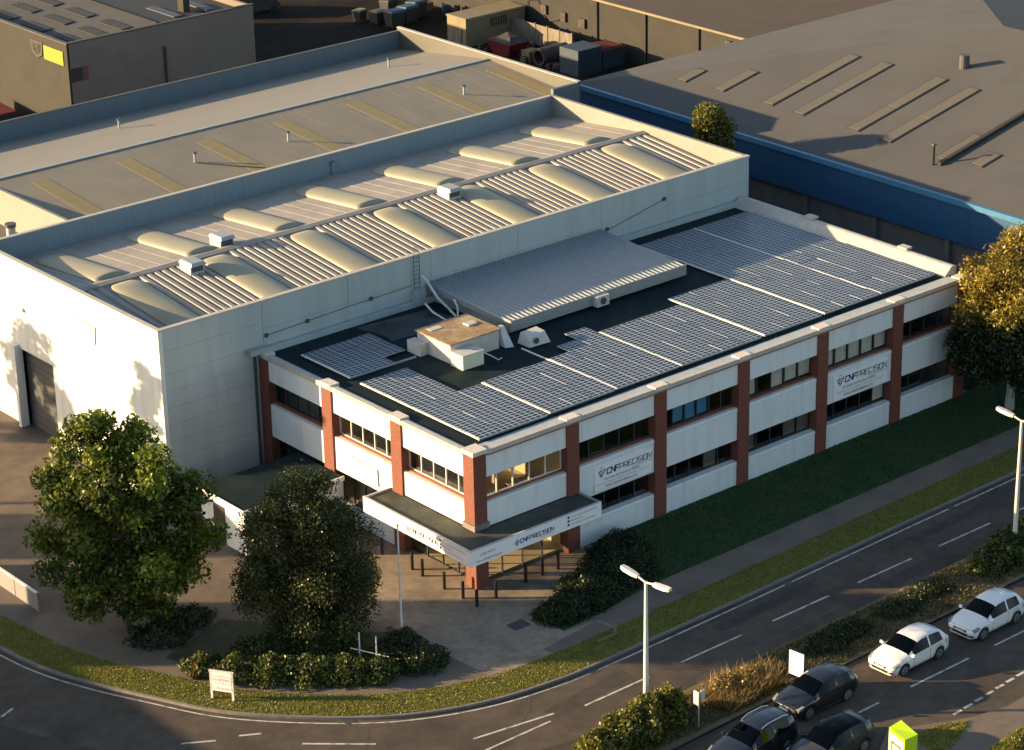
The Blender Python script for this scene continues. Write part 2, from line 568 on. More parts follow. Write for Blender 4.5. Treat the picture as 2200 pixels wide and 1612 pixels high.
# text -----------------------------------------------------------------
GL = {  # squared technical letters as strokes on a 0..0.8 by 0..1 grid
    'C': [[(0.8, 1), (0.1, 1), (0, 0.9), (0, 0.1), (0.1, 0), (0.8, 0)]],
    'N': [[(0, 0), (0, 1), (0.8, 0), (0.8, 1)]],
    'F': [[(0.8, 1), (0, 1), (0, 0)], [(0, 0.48), (0.65, 0.48)]],
    'P': [[(0, 0), (0, 1), (0.72, 1), (0.8, 0.9), (0.8, 0.5), (0.72, 0.4), (0, 0.4)]],
    'R': [[(0, 0), (0, 1), (0.72, 1), (0.8, 0.9), (0.8, 0.5), (0.72, 0.4), (0, 0.4)], [(0.4, 0.4), (0.8, 0)]],
    'E': [[(0.8, 1), (0, 1), (0, 0), (0.8, 0)], [(0, 0.5), (0.7, 0.5)]],
    'I': [[(0.1, 0), (0.1, 1)]],
    'S': [[(0.8, 1), (0.08, 1), (0, 0.92), (0, 0.58), (0.08, 0.5), (0.72, 0.5), (0.8, 0.42), (0.8, 0.08), (0.72, 0), (0, 0)]],
    'O': [[(0.1, 0), (0, 0.1), (0, 0.9), (0.1, 1), (0.7, 1), (0.8, 0.9), (0.8, 0.1), (0.7, 0), (0.1, 0)]],
    'G': [[(0.8, 1), (0.1, 1), (0, 0.9), (0, 0.1), (0.1, 0), (0.8, 0), (0.8, 0.5), (0.45, 0.5)]],
}


def stroke(mb, pts, w, fr):
    o, ax, ay, az, k = fr
    for a, b in zip(pts[:-1], pts[1:]):
        a, b = Vector((*a, 0)), Vector((*b, 0))
        d = (b - a).normalized() * w * 0.5
        nrm = Vector((-d.y, d.x, 0))
        q = [a - d - nrm, b + d - nrm, b + d + nrm, a - d + nrm]
        lo = [o + ax * p.x + ay * p.y for p in q]
        mb.hexa(lo, [p + az * k for p in lo])


def logo_text(txt, h, w, fr, slant=0.12):
    mb = MB()
    x = 0
    for ch in txt:
        for g in GL[ch]:
            stroke(mb, [((px + slant * py) * h + x, py * h) for px, py in g], w, fr)
        x += (0.3 if ch == 'I' else 0.98) * h + 0.04 * h
    return mb, x


def logo_width(txt, h):
    return sum(((0.3 if c == 'I' else 0.98) + 0.04) * h for c in txt)


def tri_logo(h, w, fr):
    """the open faceted triangle emblem: returns blue strokes and grey strokes"""
    b, g = MB(), MB()
    P = lambda *l: [(x * h, y * h) for x, y in l]
    stroke(b, P((0.05, 0.62), (1.0, 0.66)), w * 1.3, fr)
    stroke(b, P((1.0, 0.66), (0.42, -0.1)), w, fr)
    stroke(b, P((0.42, -0.1), (0.05, 0.62)), w * 0.8, fr)
    stroke(b, P((0.2, 0.45), (0.62, 0.48), (0.42, 0.1), (0.2, 0.45)), w * 0.6, fr)
    stroke(g, P((0.30, 0.66), (0.36, 1.15), (0.98, 0.72)), w * 0.6, fr)
    stroke(g, P((0.0, 0.35), (0.38, 0.0)), w * 0.6, fr)
    return b, g


def font_mesh(txt, size, fr, name, m, parent, width=None):
    c = bpy.data.curves.new('tmp', 'FONT')
    c.body = txt
    c.size = size
    c.resolution_u = 2
    o = bpy.data.objects.new('tmp', c)
    me = bpy.data.meshes.new_from_object(o)
    bpy.data.objects.remove(o)
    bpy.data.curves.remove(c)
    og, ax, ay, az, k = fr
    o0 = Vector(ORG.get(parent.name, (0, 0, 0)))
    xs = [v.co.x for v in me.vertices]
    sc = width / (max(xs) - min(xs)) if width and xs else 1.0
    mn = min(xs) if xs else 0
    for v in me.vertices:
        v.co = og + ax * (v.co.x - mn) * sc + ay * v.co.y + az * k - o0
    me.materials.clear()
    me.materials.append(M(m))
    me.name = name
    return link(name, me, parent)


# ------------------------------------------------------------------ the ground and the roads
G = 0.10      # level of pavements and lawns above the carriageway
sheet('ground', [(-400, -400), (600, -400), (600, 600), (-400, 600)], -0.004, 'asphalt')
K = smooth_line([(-24.5, 60), (-22.6, 40), (-21.6, 20), (-20.55, 10.8), (-20.0, 7.5), (-19.0, 4.6), (-17.8, 2.0), (-16.2, -1.2), (-14.0, -3.9),
                 (-11.3, -6.4), (-8.8, -7.9), (-6.2, -8.85), (-3.3, -9.35), (0, -9.5), (10, -9.35), (22, -9.05), (45, -8.6), (90, -7.8)], 5)
Ki = offset(K, 0.14)
K2, K3, K4 = offset(K, 2.1), offset(K, 4.2), offset(K, 4.35)
inside = list(Ki) + [(90, 60), (-24.3, 60)]
sheet('pavement_base', inside, G, 'drive_tar')
kb = MB()
n_ = len(K)
kb.add([(p[0], p[1], 0) for p in K] + [(p[0], p[1], 0.125) for p in K] + [(p[0], p[1], 0.125) for p in Ki],
       [(i, i + 1, n_ + i + 1, n_ + i) for i in range(n_ - 1)] + [(n_ + i, n_ + i + 1, 2 * n_ + i + 1, 2 * n_ + i) for i in range(n_ - 1)])
kerb = kb.build('kerb', 'kerb', kind='structure', fix=False)
strip('grass_verge', Ki, K2, G + 0.008, 'turf_verge')
strip('footpath', K2, K3, G + 0.004, 'path')
road = strip('road', offset(K, -4.75), offset(K, -0.02), 0.0, 'asphalt_near')
# edge lines, centre dashes
strip('edge_line', offset(K, -0.36), offset(K, -0.27), 0.004, 'line_white', kind=None, parent=road)
for i in range(-4, 10):
    x = -9.0 + i * 6.0 + 5.6
    if i < -1:
        continue
    bbox('lane_marking', 'line_white', road, x, x + 3.95, -11.92, -11.81, 0.001, 0.006)
for (x0, y0, x1, y1) in ((-9.0, -10.75, -4.9, -11.45), (-16.6, -3.55, -15.75, -4.05), (-18.9, -2.4, -17.6, -3.2), (-23.7, 5.06, -22.9, 5.4), (-14.9, -6.0, -12.5, -8.2)):
    d = Vector((x1 - x0, y1 - y0, 0))
    nrm = Vector((-d.y, d.x, 0)).normalized() * 0.06
    a, b = Vector((x0, y0, 0.001)), Vector((x1, y1, 0.001))
    MB().hexa([a - nrm, b - nrm, b + nrm, a + nrm], [p + Vector((0, 0, 0.005)) for p in (a - nrm, b - nrm, b + nrm, a + nrm)]).build('lane_marking', 'line_white', road)
# cracks and seams of tar on the carriageway
for i, (x0, y0, x1, y1) in enumerate(((-11.9, -6.9, -14.3, -9.6), (-4.6, -9.6, -7.6, -12.0), (2.0, -9.7, 8.2, -11.7), (-1, -13.4, 12, -13.0))):
    pts = [(x0 + (x1 - x0) * t / 7 + random.uniform(-.08, .08), y0 + (y1 - y0) * t / 7 + random.uniform(-.08, .08)) for t in range(8)]
    strip('tar_seam', offset(pts, 0.03), offset(pts, -0.03), 0.003, 'steel_dark', kind=None, parent=road)

for (x, y, a, b, rz) in ((-2.5, -11.2, 2.6, .9, .1), (9.5, -10.6, 3.4, .7, .02), (17.5, -12.9, 2.2, .8, .03), (-13.5, -8.9, 1.8, .8, -.75), (24, -10.4, 4.0, .6, .02)):
    ca, sa = math.cos(rz), math.sin(rz)
    sheet('road_patch', [(x + ca * u - sa * v, y + sa * u + ca * v) for u, v in ((-a, -b / 2), (a, -b / 2), (a, b / 2), (-a, b / 2))], 0.0025, 'asphalt', kind=None, parent=road)
for (x, y) in ((-12.2, -5.85), (-1.0, -9.75), (12.0, -9.58), (24.5, -9.25)):
    gt = bbox('gully_grate', 'steel_dark', road, x - .25, x + .25, y - .2, y + .15, 0.001, 0.012)
# the dual carriageway's second half and the central reservation
near = sheet('near_carriageway', [(-60, -60), (90, -60), (90, -17.2), (2, -17.2), (-3, -18.0), (-7.5, -18.2), (-12, -19), (-60, -22)], 0.0005, 'asphalt_near')
for x in (-16.5, -10.4, -4.3, 2.6, 8.75, 14.6, 20.6, 26.6):
    bbox('lane_marking', 'line_white', near, x, x + 4.0, -20.6, -20.49, 0.001, 0.006)
for k in range(9):
    t = k / 8
    x, y = 8.3 + 6.4 * t, -23.55 + 0.5 * t
    bbox('lane_marking', 'line_white', near, x, x + 0.55, y, y + 0.14, 0.001, 0.006)
MED = [(-7.8, -15.8), (-6.5, -14.6), (-2, -14.0), (8, -13.95), (30, -13.6), (70, -13.1), (70, -16.6), (24, -17.0), (8, -17.2), (2, -17.25), (-3, -17.4), (-6.6, -17.2)]
med = sheet('central_reservation', MED, G, 'dry_soil', skirt=0.0)
# corner of pavement beyond the near lanes
COR = [(4.9, -22.6), (6.5, -23.3), (8.6, -24.3), (10.5, -24.7), (60, -22.5), (60, -60), (-20, -60), (-6, -30), (1.5, -24.6)]
sheet('near_pavement', COR, G, 'path', skirt=0.0)
GP = [(5.2, -23.6), (6.9, -23.75), (8.3, -24.4), (6.6, -25.2), (5.0, -25.6)]
sheet('grass_patch', GP, G + 0.006, 'turf_verge')
GP2 = [(6.9, -26.6), (9.3, -26.3), (12.5, -27.2), (9, -29.5), (5, -29)]
sheet('grass_patch', GP2, G + 0.006, 'turf_verge')

# forecourt paving, lawn, beds
FORE = [(-6.3, 7.2), (0.6, 7.2), (0.6, 0.6), (7.5, 0.6), (7.5, -0.6), (5.9, -1.55), (2.6, -3.0), (0.2, -3.6), (0.45, -6.1), (2.4, -6.25), (2.5, -7.45), (-1.4, -7.35), (-5.0, -7.3), (-5.2, -3.6), (-5.6, 0)]
sheet('forecourt', FORE, G + 0.010, 'paving')
sheet('slab_path', [(-1.5, -6.75), (2.2, -6.3), (2.45, -7.5), (-1.4, -7.38)], G + 0.014, 'path')
LAWN = [(7.2, 0.2), (60, 0.2), (60, -4.4), (34, -5.0), (14, -5.25), (6.9, -5.3), (2.6, -5.9), (0.45, -6.0), (0.25, -3.7), (2.6, -3.1), (5.9, -1.7), (7.2, -0.7)]
sheet('lawn', LAWN, G + 0.006, 'turf')
HB = [(-15.2, 4.6), (-14.4, 1.9), (-12.0, -1.2), (-9.6, -3.4), (-6.4, -5.1), (-5.6, -3.4), (-5.8, -0.6), (-8.5, 2.5), (-11, 6)]
sheet('planting_bed', HB, G + 0.009, 'soil')
sheet('alley', [(36.9, -6), (46.4, -6), (46.4, 62), (36.9, 62)], G + 0.004, 'yard_tar')
sheet('rear_yard', [(39.8, 57), (110, 44), (160, 160), (-30, 160), (-30, 57)], G + 0.004, 'yard_tar')

rng = np.random.default_rng(5)
np_mesh('lawn_grass', blades(LAWN[:6] + [(2.6, -5.9), (0.45, -6.0), (0.25, -3.7), (5.9, -1.7)], 260, 0.07, 0.025, rng, G), 3, 'grass_lawn', kind='stuff')
vp = list(Ki) + list(K2)[::-1]
vmask = [p for p in Ki if p[0] > -22 and p[0] < 42], [p for p in K2 if p[0] > -21 and p[0] < 42]
np_mesh('verge_grass', blades(vmask[0] + vmask[1][::-1], 430, 0.06, 0.03, rng, G), 3, 'grass_verge', kind='stuff')
np_mesh('patch_grass', np.concatenate([blades(GP, 300, 0.09, 0.03, rng, G), blades(GP2, 300, 0.09, 0.03, rng, G)]), 3, 'grass_verge', kind='stuff')
np_mesh('reservation_grass', blades([(-6.5, -15), (2, -14.2), (30, -13.8), (30, -16.8), (4, -17), (-5, -17)], 170, 0.16, 0.03, rng, G, 0.6), 3, 'grass_median', kind='stuff')
np_mesh('dry_grass', blades([(0.3, -15.2), (2.5, -14.4), (5.2, -15.2), (4.6, -16.6), (1, -16.9)], 420, 0.55, 0.03, rng, G, 0.5), 3, 'grass_dry', kind='stuff')

# ------------------------------------------------------------------ the office
off = thing('office_building', 'two storey white panelled office with brown brick columns and solar roof', 'building', (0, 0, 0))
OX, OY, OZ = 36.2, 18.0, 7.42


def fbox(side, u0, u1, d0, d1, z0, z1):
    """box on a facade: u along it, d inwards"""
    if side == 'L':
        return MB().box(u0, u1, d0, d1, z0, z1)
    return MB().box(d0, d1, u0, u1, z0, z1)


COLS_L = [(0, .8), (6.02, 6.82), (12.02, 12.82), (18.02, 18.82), (24.02, 24.82), (30.02, 30.82), (35.4, 36.2)]
COLS_S = [(5.75, 6.6), (11.6, 12.45), (17.3, 18.0)]
cap_m = mat('cap_stone', (0.62, 0.56, 0.48), 0.8, 0.25, 8.0)


def column(side, u0, u1, z0=0.0):
    b = fbox(side, u0, u1, 0, 0.6, z0, 7.30).build('brick_column', 'brick_brown', off)
    cb = fbox(side, u0 - .05, u1 + .05, -0.05, 0.55, 7.303, 7.50)
    cb.build('column_cap', cap_m, b)
    return b


c0 = MB().box(0, .8, 0, .8, 0, 7.30).build('brick_column', 'brick_brown', off)
MB().box(-.05, .85, -.05, .85, 7.303, 7.52).build('column_cap', cap_m, c0)
MB().box(-.08, .88, -.08, .88, 3.335, 3.62).build('column_shoe', 'kerb', c0)
for u0, u1 in COLS_L[1:]:
    column('L', u0, u1)
for u0, u1 in COLS_S:
    column('S', u0, u1)


def window(side, u0, u1, z0, z1, n, frame='frame_dark', blinds=None, transom=False):
    fm = MB()
    d0, d1 = 0.48, 0.58
    w = (u1 - u0) / n

    def fb(a, b, c, d, dd0=d0, dd1=d1):
        q = fbox(side, a, b, dd0, dd1, c, d)
        fm.add(q.v, q.f)
    t = 0.05
    fb(u0, u1, z0, z0 + t)
    fb(u0, u1, z1 - t, z1)
    for i in range(n + 1):
        x = u0 + i * w
        a, b = (x, x + t) if i == 0 else ((x - t, x) if i == n else (x - t / 2, x + t / 2))
        fb(a, b, z0 + t, z1 - t)
    f = fm.build('window', frame, off)
    for i in range(n):
        fbox(side, u0 + i * w + 0.026, u0 + (i + 1) * w - 0.026, 0.52, 0.535, z0 + t + .002, z1 - t - .002).build('pane', 'glass_shiny' if random.random() < .35 and not blinds else 'glass', f)
        if blinds and blinds[i % len(blinds)]:
            drop = z1 - 0.06 - (z1 - z0 - .12) * random.uniform(0.92, 1.0)
            fbox(side, u0 + i * w + 0.04, u0 + (i + 1) * w - 0.04, 0.62, 0.64, drop, z1 - 0.06).build('blind', blinds[i % len(blinds)], f)
    return f


def panel(side, u0, u1, z0, z1, ledge=False, seams=0):
    p = fbox(side, u0, u1, 0.10, 0.62, z0, z1)
    p = p.build('wall_panel', 'panel_white', off)
    if ledge:
        fbox(side, u0, u1, 0.06, 0.10, z1 - 0.16, z1 - 0.10).build('ledge', 'panel_white', p)
    for i in range(seams):
        u = u0 + (u1 - u0) * (i + 1) / (seams + 1)
        fbox(side, u - .012, u + .012, 0.094, 0.10, z0 + .02, z1 - .02).build('joint', 'seam_dark', p)
    return p


BW, BB, BG = 'blind_white', 'blind_blue', 'kerb'
bay_blinds = {2: [None, BB, BB, BB, None, None][:6], 3: [BW, None, BW, BW, BW], 4: [BW, BW, BW, BW, BW]}
for i in range(6):
    u0, u1 = COLS_L[i][1], COLS_L[i + 1][0]
    n = 5 if i < 5 else 4
    panel('L', u0, u1, 5.95, 7.18)
    window('L', u0, u1, 4.68, 5.95, 6 if i == 2 else n, 'frame_dark' if i else 'frame_white', bay_blinds.get(i))
    fbox('L', u0, u1, 0.30, 0.60, 4.60, 4.68).build('sill', 'brown_trim', off)
    if i == 0:
        panel('L', u0, u1, 3.30, 4.60, True)
    else:
        panel('L', u0, u1, 2.75, 4.60, True)
        window('L', u0, u1, 1.50, 2.75, n, 'frame_dark', {2: [None, None, None, BG, None], 3: [BG, None, None, BG, BG], 4: [None, None, None, None, BW]}.get(i))
        panel('L', u0, u1, 0.05, 1.50, True)
for j in range(3):
    u0 = [.8, 6.6, 12.45][j]
    u1 = [5.75, 11.6, 17.3][j]
    panel('S', u0, u1, 5.95, 7.18)
    window('S', u0, u1, 4.68, 5.95, 5, 'frame_white' if j < 2 else 'frame_dark')
    fbox('S', u0, u1, 0.30, 0.60, 4.60, 4.68).build('sill', 'brown_trim', off)
    panel('S', u0, u1, 2.75 if j else 3.3, 4.60)
    if j:
        window('S', u0, u1, 0.4 if j == 2 else 0.9, 2.75, 5)
        panel('S', u0, u1, 0.05, 0.4 if j == 2 else 0.9)
# rear and end walls
bbox('end_wall', 'panel_white', off, OX - .3, OX - .02, .8, OY - .02, 0, 7.2)
# lobby glazing under the canopy
window('L', .8, 6.02, 0.12, 2.5, 4)
window('S', .8, 5.75, 0.12, 2.5, 4)
bbox('lobby_header', 'frame_dark', off, 0.45, 0.62, .8, 5.75, 2.5, 3.3)
bbox('lobby_header', 'frame_dark', off, .8, 6.02, 0.45, 0.62, 2.5, 3.3)
# interiors
ib = MB()
ib.box(0.65, OX - .4, 0.65, 17.9, 3.0, 3.2)
ib.box(0.65, OX - .4, 0.65, 17.9, 6.0, 6.15)
ib.box(6.6, OX - .4, 6.0, 6.2, 0.1, 6.0)
for x in (12.4, 18.4, 24.4, 30.4):
    ib.box(x - .06, x + .06, .7, 6.0, 0.1, 6.0)
ib.box(5.5, 5.7, 12.0, 17.8, 0.1, 6.0)
ib.build('interior', 'room_dark', off)
cr = MB()
cr.box(6.3, 6.4, .7, 11.9, 0.12, 6.0)
cr.box(.7, 6.3, 11.9, 12.0, 0.12, 6.0)
cr.box(.7, 6.3, .7, 11.9, 3.201, 3.22)
cr.box(.7, 6.3, .7, 11.9, 0.13, 0.15)
cr.box(3.4, 3.5, 2.6, 6.0, 3.22, 5.3)
cr.build('corner_room', 'room_cream', off)

# roof
rd = MB().box(0.3, OX - .3, 0.3, OY, 7.2, 7.33).build('roof_deck', 'membrane', off)
pr = MB()
# front parapet: coping and sloping inner kerb
pr.box(0.86, OX, -0.02, 0.26, 7.18, 7.44)
pr.build('coping', 'coping', off)
MB().box(0.86, OX, -0.05, -0.022, 7.15, 7.21).build('coping_trim', 'brown_trim', off)
MB().prism([(0.9, .262, 7.43), (0.9, .95, 7.34), (0.9, .95, 7.31), (0.9, .262, 7.31)], (OX - 1.6, 0, 0)).build('roof_kerb', 'kerb_roof', off)
MB().box(-0.02, 0.26, 0.86, OY - .1, 7.18, 7.44).build('coping', 'coping', off)
MB().prism([(.262, .9, 7.43), (.48, .9, 7.345), (.48, .9, 7.31), (.262, .9, 7.31)], (0, OY - 1.1, 0)).build('roof_kerb', 'kerb_roof', off)
MB().prism([(OX - 1.0, .95, 7.335), (OX - .45, .95, 7.82), (OX - .25, .95, 7.86), (OX + .02, .95, 7.80), (OX + .02, .95, 7.18), (OX - 1.0, .95, 7.2)], (0, OY - 1.0, 0)).build('end_upstand', 'coping', off)
for y in (4.4, 11.8):
    bbox('vent_cap', 'coping', off, OX - .35, OX + .15, y, y + .7, 7.87, 8.0)
MB().box(.3, OX - .6, OY - .28, OY - .02, 7.33, 7.62).build('roof_kerb', 'grey_clad', off)
# slabs of grey-white fascia under the coping of the canopy
can = MB().box(-1.55, 6.7, -1.55, 0.08, 2.62, 3.25).box(-1.55, 0.08, 0.0802, 6.8, 2.62, 3.25).build('canopy', 'canopy_felt', off)
MB().box(-1.65, 6.8, -1.65, -1.555, 2.52, 3.34).build('fascia', 'sign_white', can)
MB().box(-1.65, -1.555, -1.553, 6.9, 2.52, 3.34).build('fascia', 'sign_white', can)
MB().box(6.705, 6.8, -1.553, 0.09, 2.52, 3.34).build('fascia', 'grey_metal', can)
MB().box(-1.553, 0.09, 6.805, 6.9, 2.52, 3.34).build('fascia', 'sign_edge', can)
MB().box(-1.66, 6.81, -1.66, -1.54, 3.342, 3.37).box(-1.66, -1.54, -1.538, 6.91, 3.342, 3.37).build('fascia_cap', 'sign_edge', can)


def frame_y(x, y, z, k=0.012):   # lettering on a wall facing -Y
    return (Vector((x, y, z)), Vector((1, 0, 0)), Vector((0, 0, 1)), Vector((0, -1, 0)), k)


def frame_x(x, y, z, k=0.012):   # lettering on a wall facing -X
    return (Vector((x, y, z)), Vector((0, -1, 0)), Vector((0, 0, 1)), Vector((-1, 0, 0)), k)


def brand(fr_f, x0, z, h, parent, icon=1.35, second='ink_dark'):
    """the emblem and the name in one line; fr_f(offset along, z) gives a frame"""
    lw = h * 0.17
    b, g = tri_logo(h * icon, h * 0.12, fr_f(x0, z - 0.18 * h))
    b.build('emblem', 'ink_blue', parent)
    g.build('emblem', 'ink_grey', parent)
    x = x0 + h * icon + h * 0.35
    t, _ = logo_text('CNF', h, lw * 1.25, fr_f(x, z))
    t.build('lettering', 'ink_blue', parent)
    x += logo_width('CNF', h)
    t, _ = logo_text('PRECISION', h, lw * 0.9, fr_f(x, z))
    t.build('lettering', second, parent)
    x2 = x + logo_width('PRECISION', h)
    w = logo_width('CISION', h) * 1.0
    font_mesh('ENGINEERING', h * 0.42, fr_f(x2 - w, z - 0.55 * h), 'lettering', 'ink_pale', parent, w)
    return x2


fy = lambda x, z: frame_y(x, -1.651, z)
brand(fy, 1.15, 2.82, 0.20, can)
font_mesh('01202 407071', .15, fy(-1.05, 2.98), 'lettering', 'ink_dark', can, 0.95)
font_mesh('www.cnfengineering.com', .13, fy(-1.3, 2.68), 'lettering', 'ink_dark', can, 1.6)
for i, s in enumerate(('linkedin.com/company/cnfprecision', '@cnfprecision', 'www.facebook.com/cnfprecision')):
    z = 3.12 - i * 0.2
    MB().box(4.55, 4.67, -1.664, -1.653, z - .01, z + .11).build('icon', 'ink_dark', can)
    font_mesh(s, .13, fy(4.78, z), 'lettering', 'ink_grey', can, (1.75, 0.75, 1.6)[i])
fx = lambda y, z: frame_x(-1.651, -y, z)
brand(fx, -3.35, 2.82, 0.20, can)
font_mesh('01202 407071', .15, fx(-6.4, 2.98), 'lettering', 'ink_dark', can, 0.95)
font_mesh('www.cnfengineering.com', .13, fx(-6.5, 2.68), 'lettering', 'ink_dark', can, 1.6)
for i, s in enumerate(('linkedin.com/company/cnfprecision', '@cnfprecision', 'www.facebook.com/cnfprecision')):
    z = 3.12 - i * 0.2
    MB().box(-1.664, -1.653, 0.6, 0.72, z - .01, z + .11).build('icon', 'ink_dark', can)
    font_mesh(s, .13, fx(-0.5, z), 'lettering', 'ink_grey', can, (1.75, 0.75, 1.6)[i])


def banner(x0, x1, z0, z1, label):
    t = thing('banner_sign', label, 'sign', (x0, 0.08, z0), 'company banners on the long facade')
    bbox('board', 'sign_white', t, x0, x1, 0.03, 0.096, z0, z1)
    f = lambda x, z: frame_y(x, 0.029, z)
    W, H = x1 - x0, z1 - z0
    h = W * 0.072
    brand(f, x0 + 0.06 * W, z0 + H * 0.62, h, t, 1.7, 'ink_grey')
    font_mesh('MULTI-AXIS CNC MILLING & TURNING', H * .13, f(x0 + .16 * W, z0 + H * .38), 'lettering', 'ink_dark', t, .62 * W)
    font_mesh('AEROSPACE - MEDICAL - SCIENTIFIC - INSTRUMENT - DEFENCE ETC', H * .09, f(x0 + .04 * W, z0 + H * .24), 'lettering', 'ink_pale', t, .90 * W)
    font_mesh('WWW.CNFENGINEERING.COM', H * .14, f(x0 + .18 * W, z0 + H * .07), 'lettering', 'ink_dark', t, .55 * W)
    return t


banner(7.87, 11.82, 2.90, 4.22, 'white company banner on the facade beside the canopy roof')
banner(25.35, 29.65, 2.86, 4.32, 'white company banner below pale blinds near the far end of the facade')

# desks behind the glass
for k, (x, y, z, rz, c) in enumerate(((2.2, 2.0, 3.22, .2, 'unit_white'), (4.6, 1.9, 3.22, -.1, 'unit_white'), (14.6, 1.6, .15, 0, 'unit_white'), (16.2, 1.8, .15, .4, 'grey_metal'), (1.8, 8.2, 3.22, .1, 'desk_wood'), (1.7, 10.2, 3.22, 0, 'desk_wood'), (9.2, 1.5, .15, 0, 'unit_white'))):
    lab = ['pale desk nearest the corner behind the upstairs window', 'pale desk behind the sunlit upstairs window beside the second column',
           'white desk behind the ground floor window right of the third column', 'grey desk behind the ground floor window near the fourth column',
           'wooden desk behind the upstairs window over the canopy side', 'wooden desk behind the upstairs window beside the white spandrel', 'white desk behind the window under the banner'][k]
    d = thing('desk', lab, 'desk', (x, y, z), 'desks behind the office windows')
    d.rotation_euler.z = rz
    ORG[d.name] = (0, 0, 0)
    bbox('desk_top', c, d, -.8, .8, -.4, .4, .70, .74)
    for sx in (-.72, .68):
        bbox('leg', 'steel_dark', d, sx, sx + .04, -.36, .36, 0, .70)

# ------------------------------------------------------------------ solar arrays on the office roof
def pv_mesh():
    mb = MB()
    w, h, t = 1.45, 1.05, 0.04
    mb.use(1).box(0, w, 0, h, 0, t)
    nx, ny = 4, 4
    cw, ch = w / nx, h / ny
    for i in range(nx):
        for j in range(ny):
            x0, x1, y0, y1 = i * cw + .026, (i + 1) * cw - .026, j * ch + .034, (j + 1) * ch - .034
            mb.use(0).add([(x0, y0, t + .004), (x1, y0, t + .004), (x1, y1, t + .004), (x0, y1, t + .004)], [(0, 1, 2, 3)])
    me = bpy.data.meshes.new('solar_panel')
    me.from_pydata(mb.v, [], mb.f)
    me.materials.append(M('pv_cell'))
    me.materials.append(M('pv_line'))
    me.polygons.foreach_set('material_index', mb.m)
    return me


PV = pv_mesh()


def array(x0, y0, cells, label, rail=True, z=7.46):
    t = thing('solar_array', label, 'solar array', (x0, y0, 7.33), 'solar arrays on the office roof')
    rows = max(r for _, r in cells) + 1
    for c, r in cells:
        o = link('solar_panel', PV, t)
        o.location = (c * 1.47, r * 1.07, z - 7.33 + random.uniform(-.006, .006))
        o.rotation_euler = (math.radians(random.gauss(0.4, .3)), math.radians(random.gauss(0, .25)), 0)
    if rail:
        r0 = rows * 1.07
        bbox('rail', 'rail_white', t, x0 - .09, x0 - .04, y0 - .02, y0 + r0, 7.44, 7.505)
    fr = MB()
    ncol = max(c for c, _ in cells) + 1
    fr.box(x0, x0 + ncol * 1.47 - .02, y0 + .1, y0 + .16, 7.335, 7.44)
    fr.build('support', 'grey_metal', t)
    MB().box(x0, x0 + 2 * 1.47 - .02, y0 + min(rows, 5) * 1.07 - .3, y0 + min(rows, 5) * 1.07 - .24, 7.335, 7.44).build('support', 'grey_metal', t)
    return t


def grid(nc, nr):
    return [(c, r) for c in range(nc) for r in range(nr)]


array(1.45, 11.75, grid(2, 4) + [(2, 2), (2, 3), (2, 1)], 'small shaded solar array at the left corner beside the warehouse wall')
array(1.40, 1.15, grid(2, 9) + [(2, r) for r in range(5)], 'L shaped solar array at the front corner of the roof')
array(6.05, 1.25, grid(3, 5), 'smallest solar array, three panels wide, beyond the front corner array')
array(10.6, 1.3, grid(3, 5) + [(1, 5), (2, 5), (2, 6)], 'stepped solar array in front of the grey plant room fan')
array(15.15, 1.3, grid(4, 6), 'four panel wide solar array in front of the plant room')
array(21.3, 1.35, grid(3, 7), 'solar array beyond the plant room, left of the long arrays')
array(26.0, 1.4, grid(3, 14), 'long solar array beside the plant room end wall')
array(30.5, 1.4, grid(3, 14), 'long solar array against the far roof parapet')

# ------------------------------------------------------------------ plant on the office roof
pl = thing('plant_room', 'low grey plant room with corrugated roof against the warehouse wall', 'plant room', (18, 14, 7.33))
MB().box(11.75, 24.2, 11.2, 17.95, 7.334, 8.0).build('wall', 'plant_wall', pl)
rm = MB()
nx = 300
xs = np.linspace(11.5, 24.5, nx)
zz = 0.075 * np.sin(xs * 2 * math.pi / 0.32)
vs = [(x, 10.9, 8.08 + z) for x, z in zip(xs, zz)] + [(x, 18.0, 8.42 + z) for x, z in zip(xs, zz)]
rm.add(vs, [(i, i + 1, nx + i + 1, nx + i) for i in range(nx - 1)])
rm.build('roof', 'plant_roof', pl, smooth=False, fix=False)
MB().prism([(11.5, 10.87, 7.86), (11.5, 10.87, 8.06), (11.5, 18.0, 8.40), (11.5, 18.0, 8.0)], (-.04, 0, 0)).build('verge_trim', 'plant_wall', pl)
MB().prism([(24.5, 10.87, 7.86), (24.5, 10.87, 8.06), (24.5, 18.0, 8.40), (24.5, 18.0, 8.0)], (.04, 0, 0)).build('verge_trim', 'plant_wall', pl)
bbox('eaves_fascia', 'plant_wall', pl, 11.5, 24.5, 10.80, 10.868, 7.55, 8.17)
lv = MB().box(17.4, 18.3, 10.45, 10.8, 7.5, 8.1).build('louvre_box', 'unit_white', pl)
MB().tube([(17.85, 10.44, 7.8), (17.85, 10.40, 7.8)], .2, 14).build('fan_grille', 'steel_dark', lv)

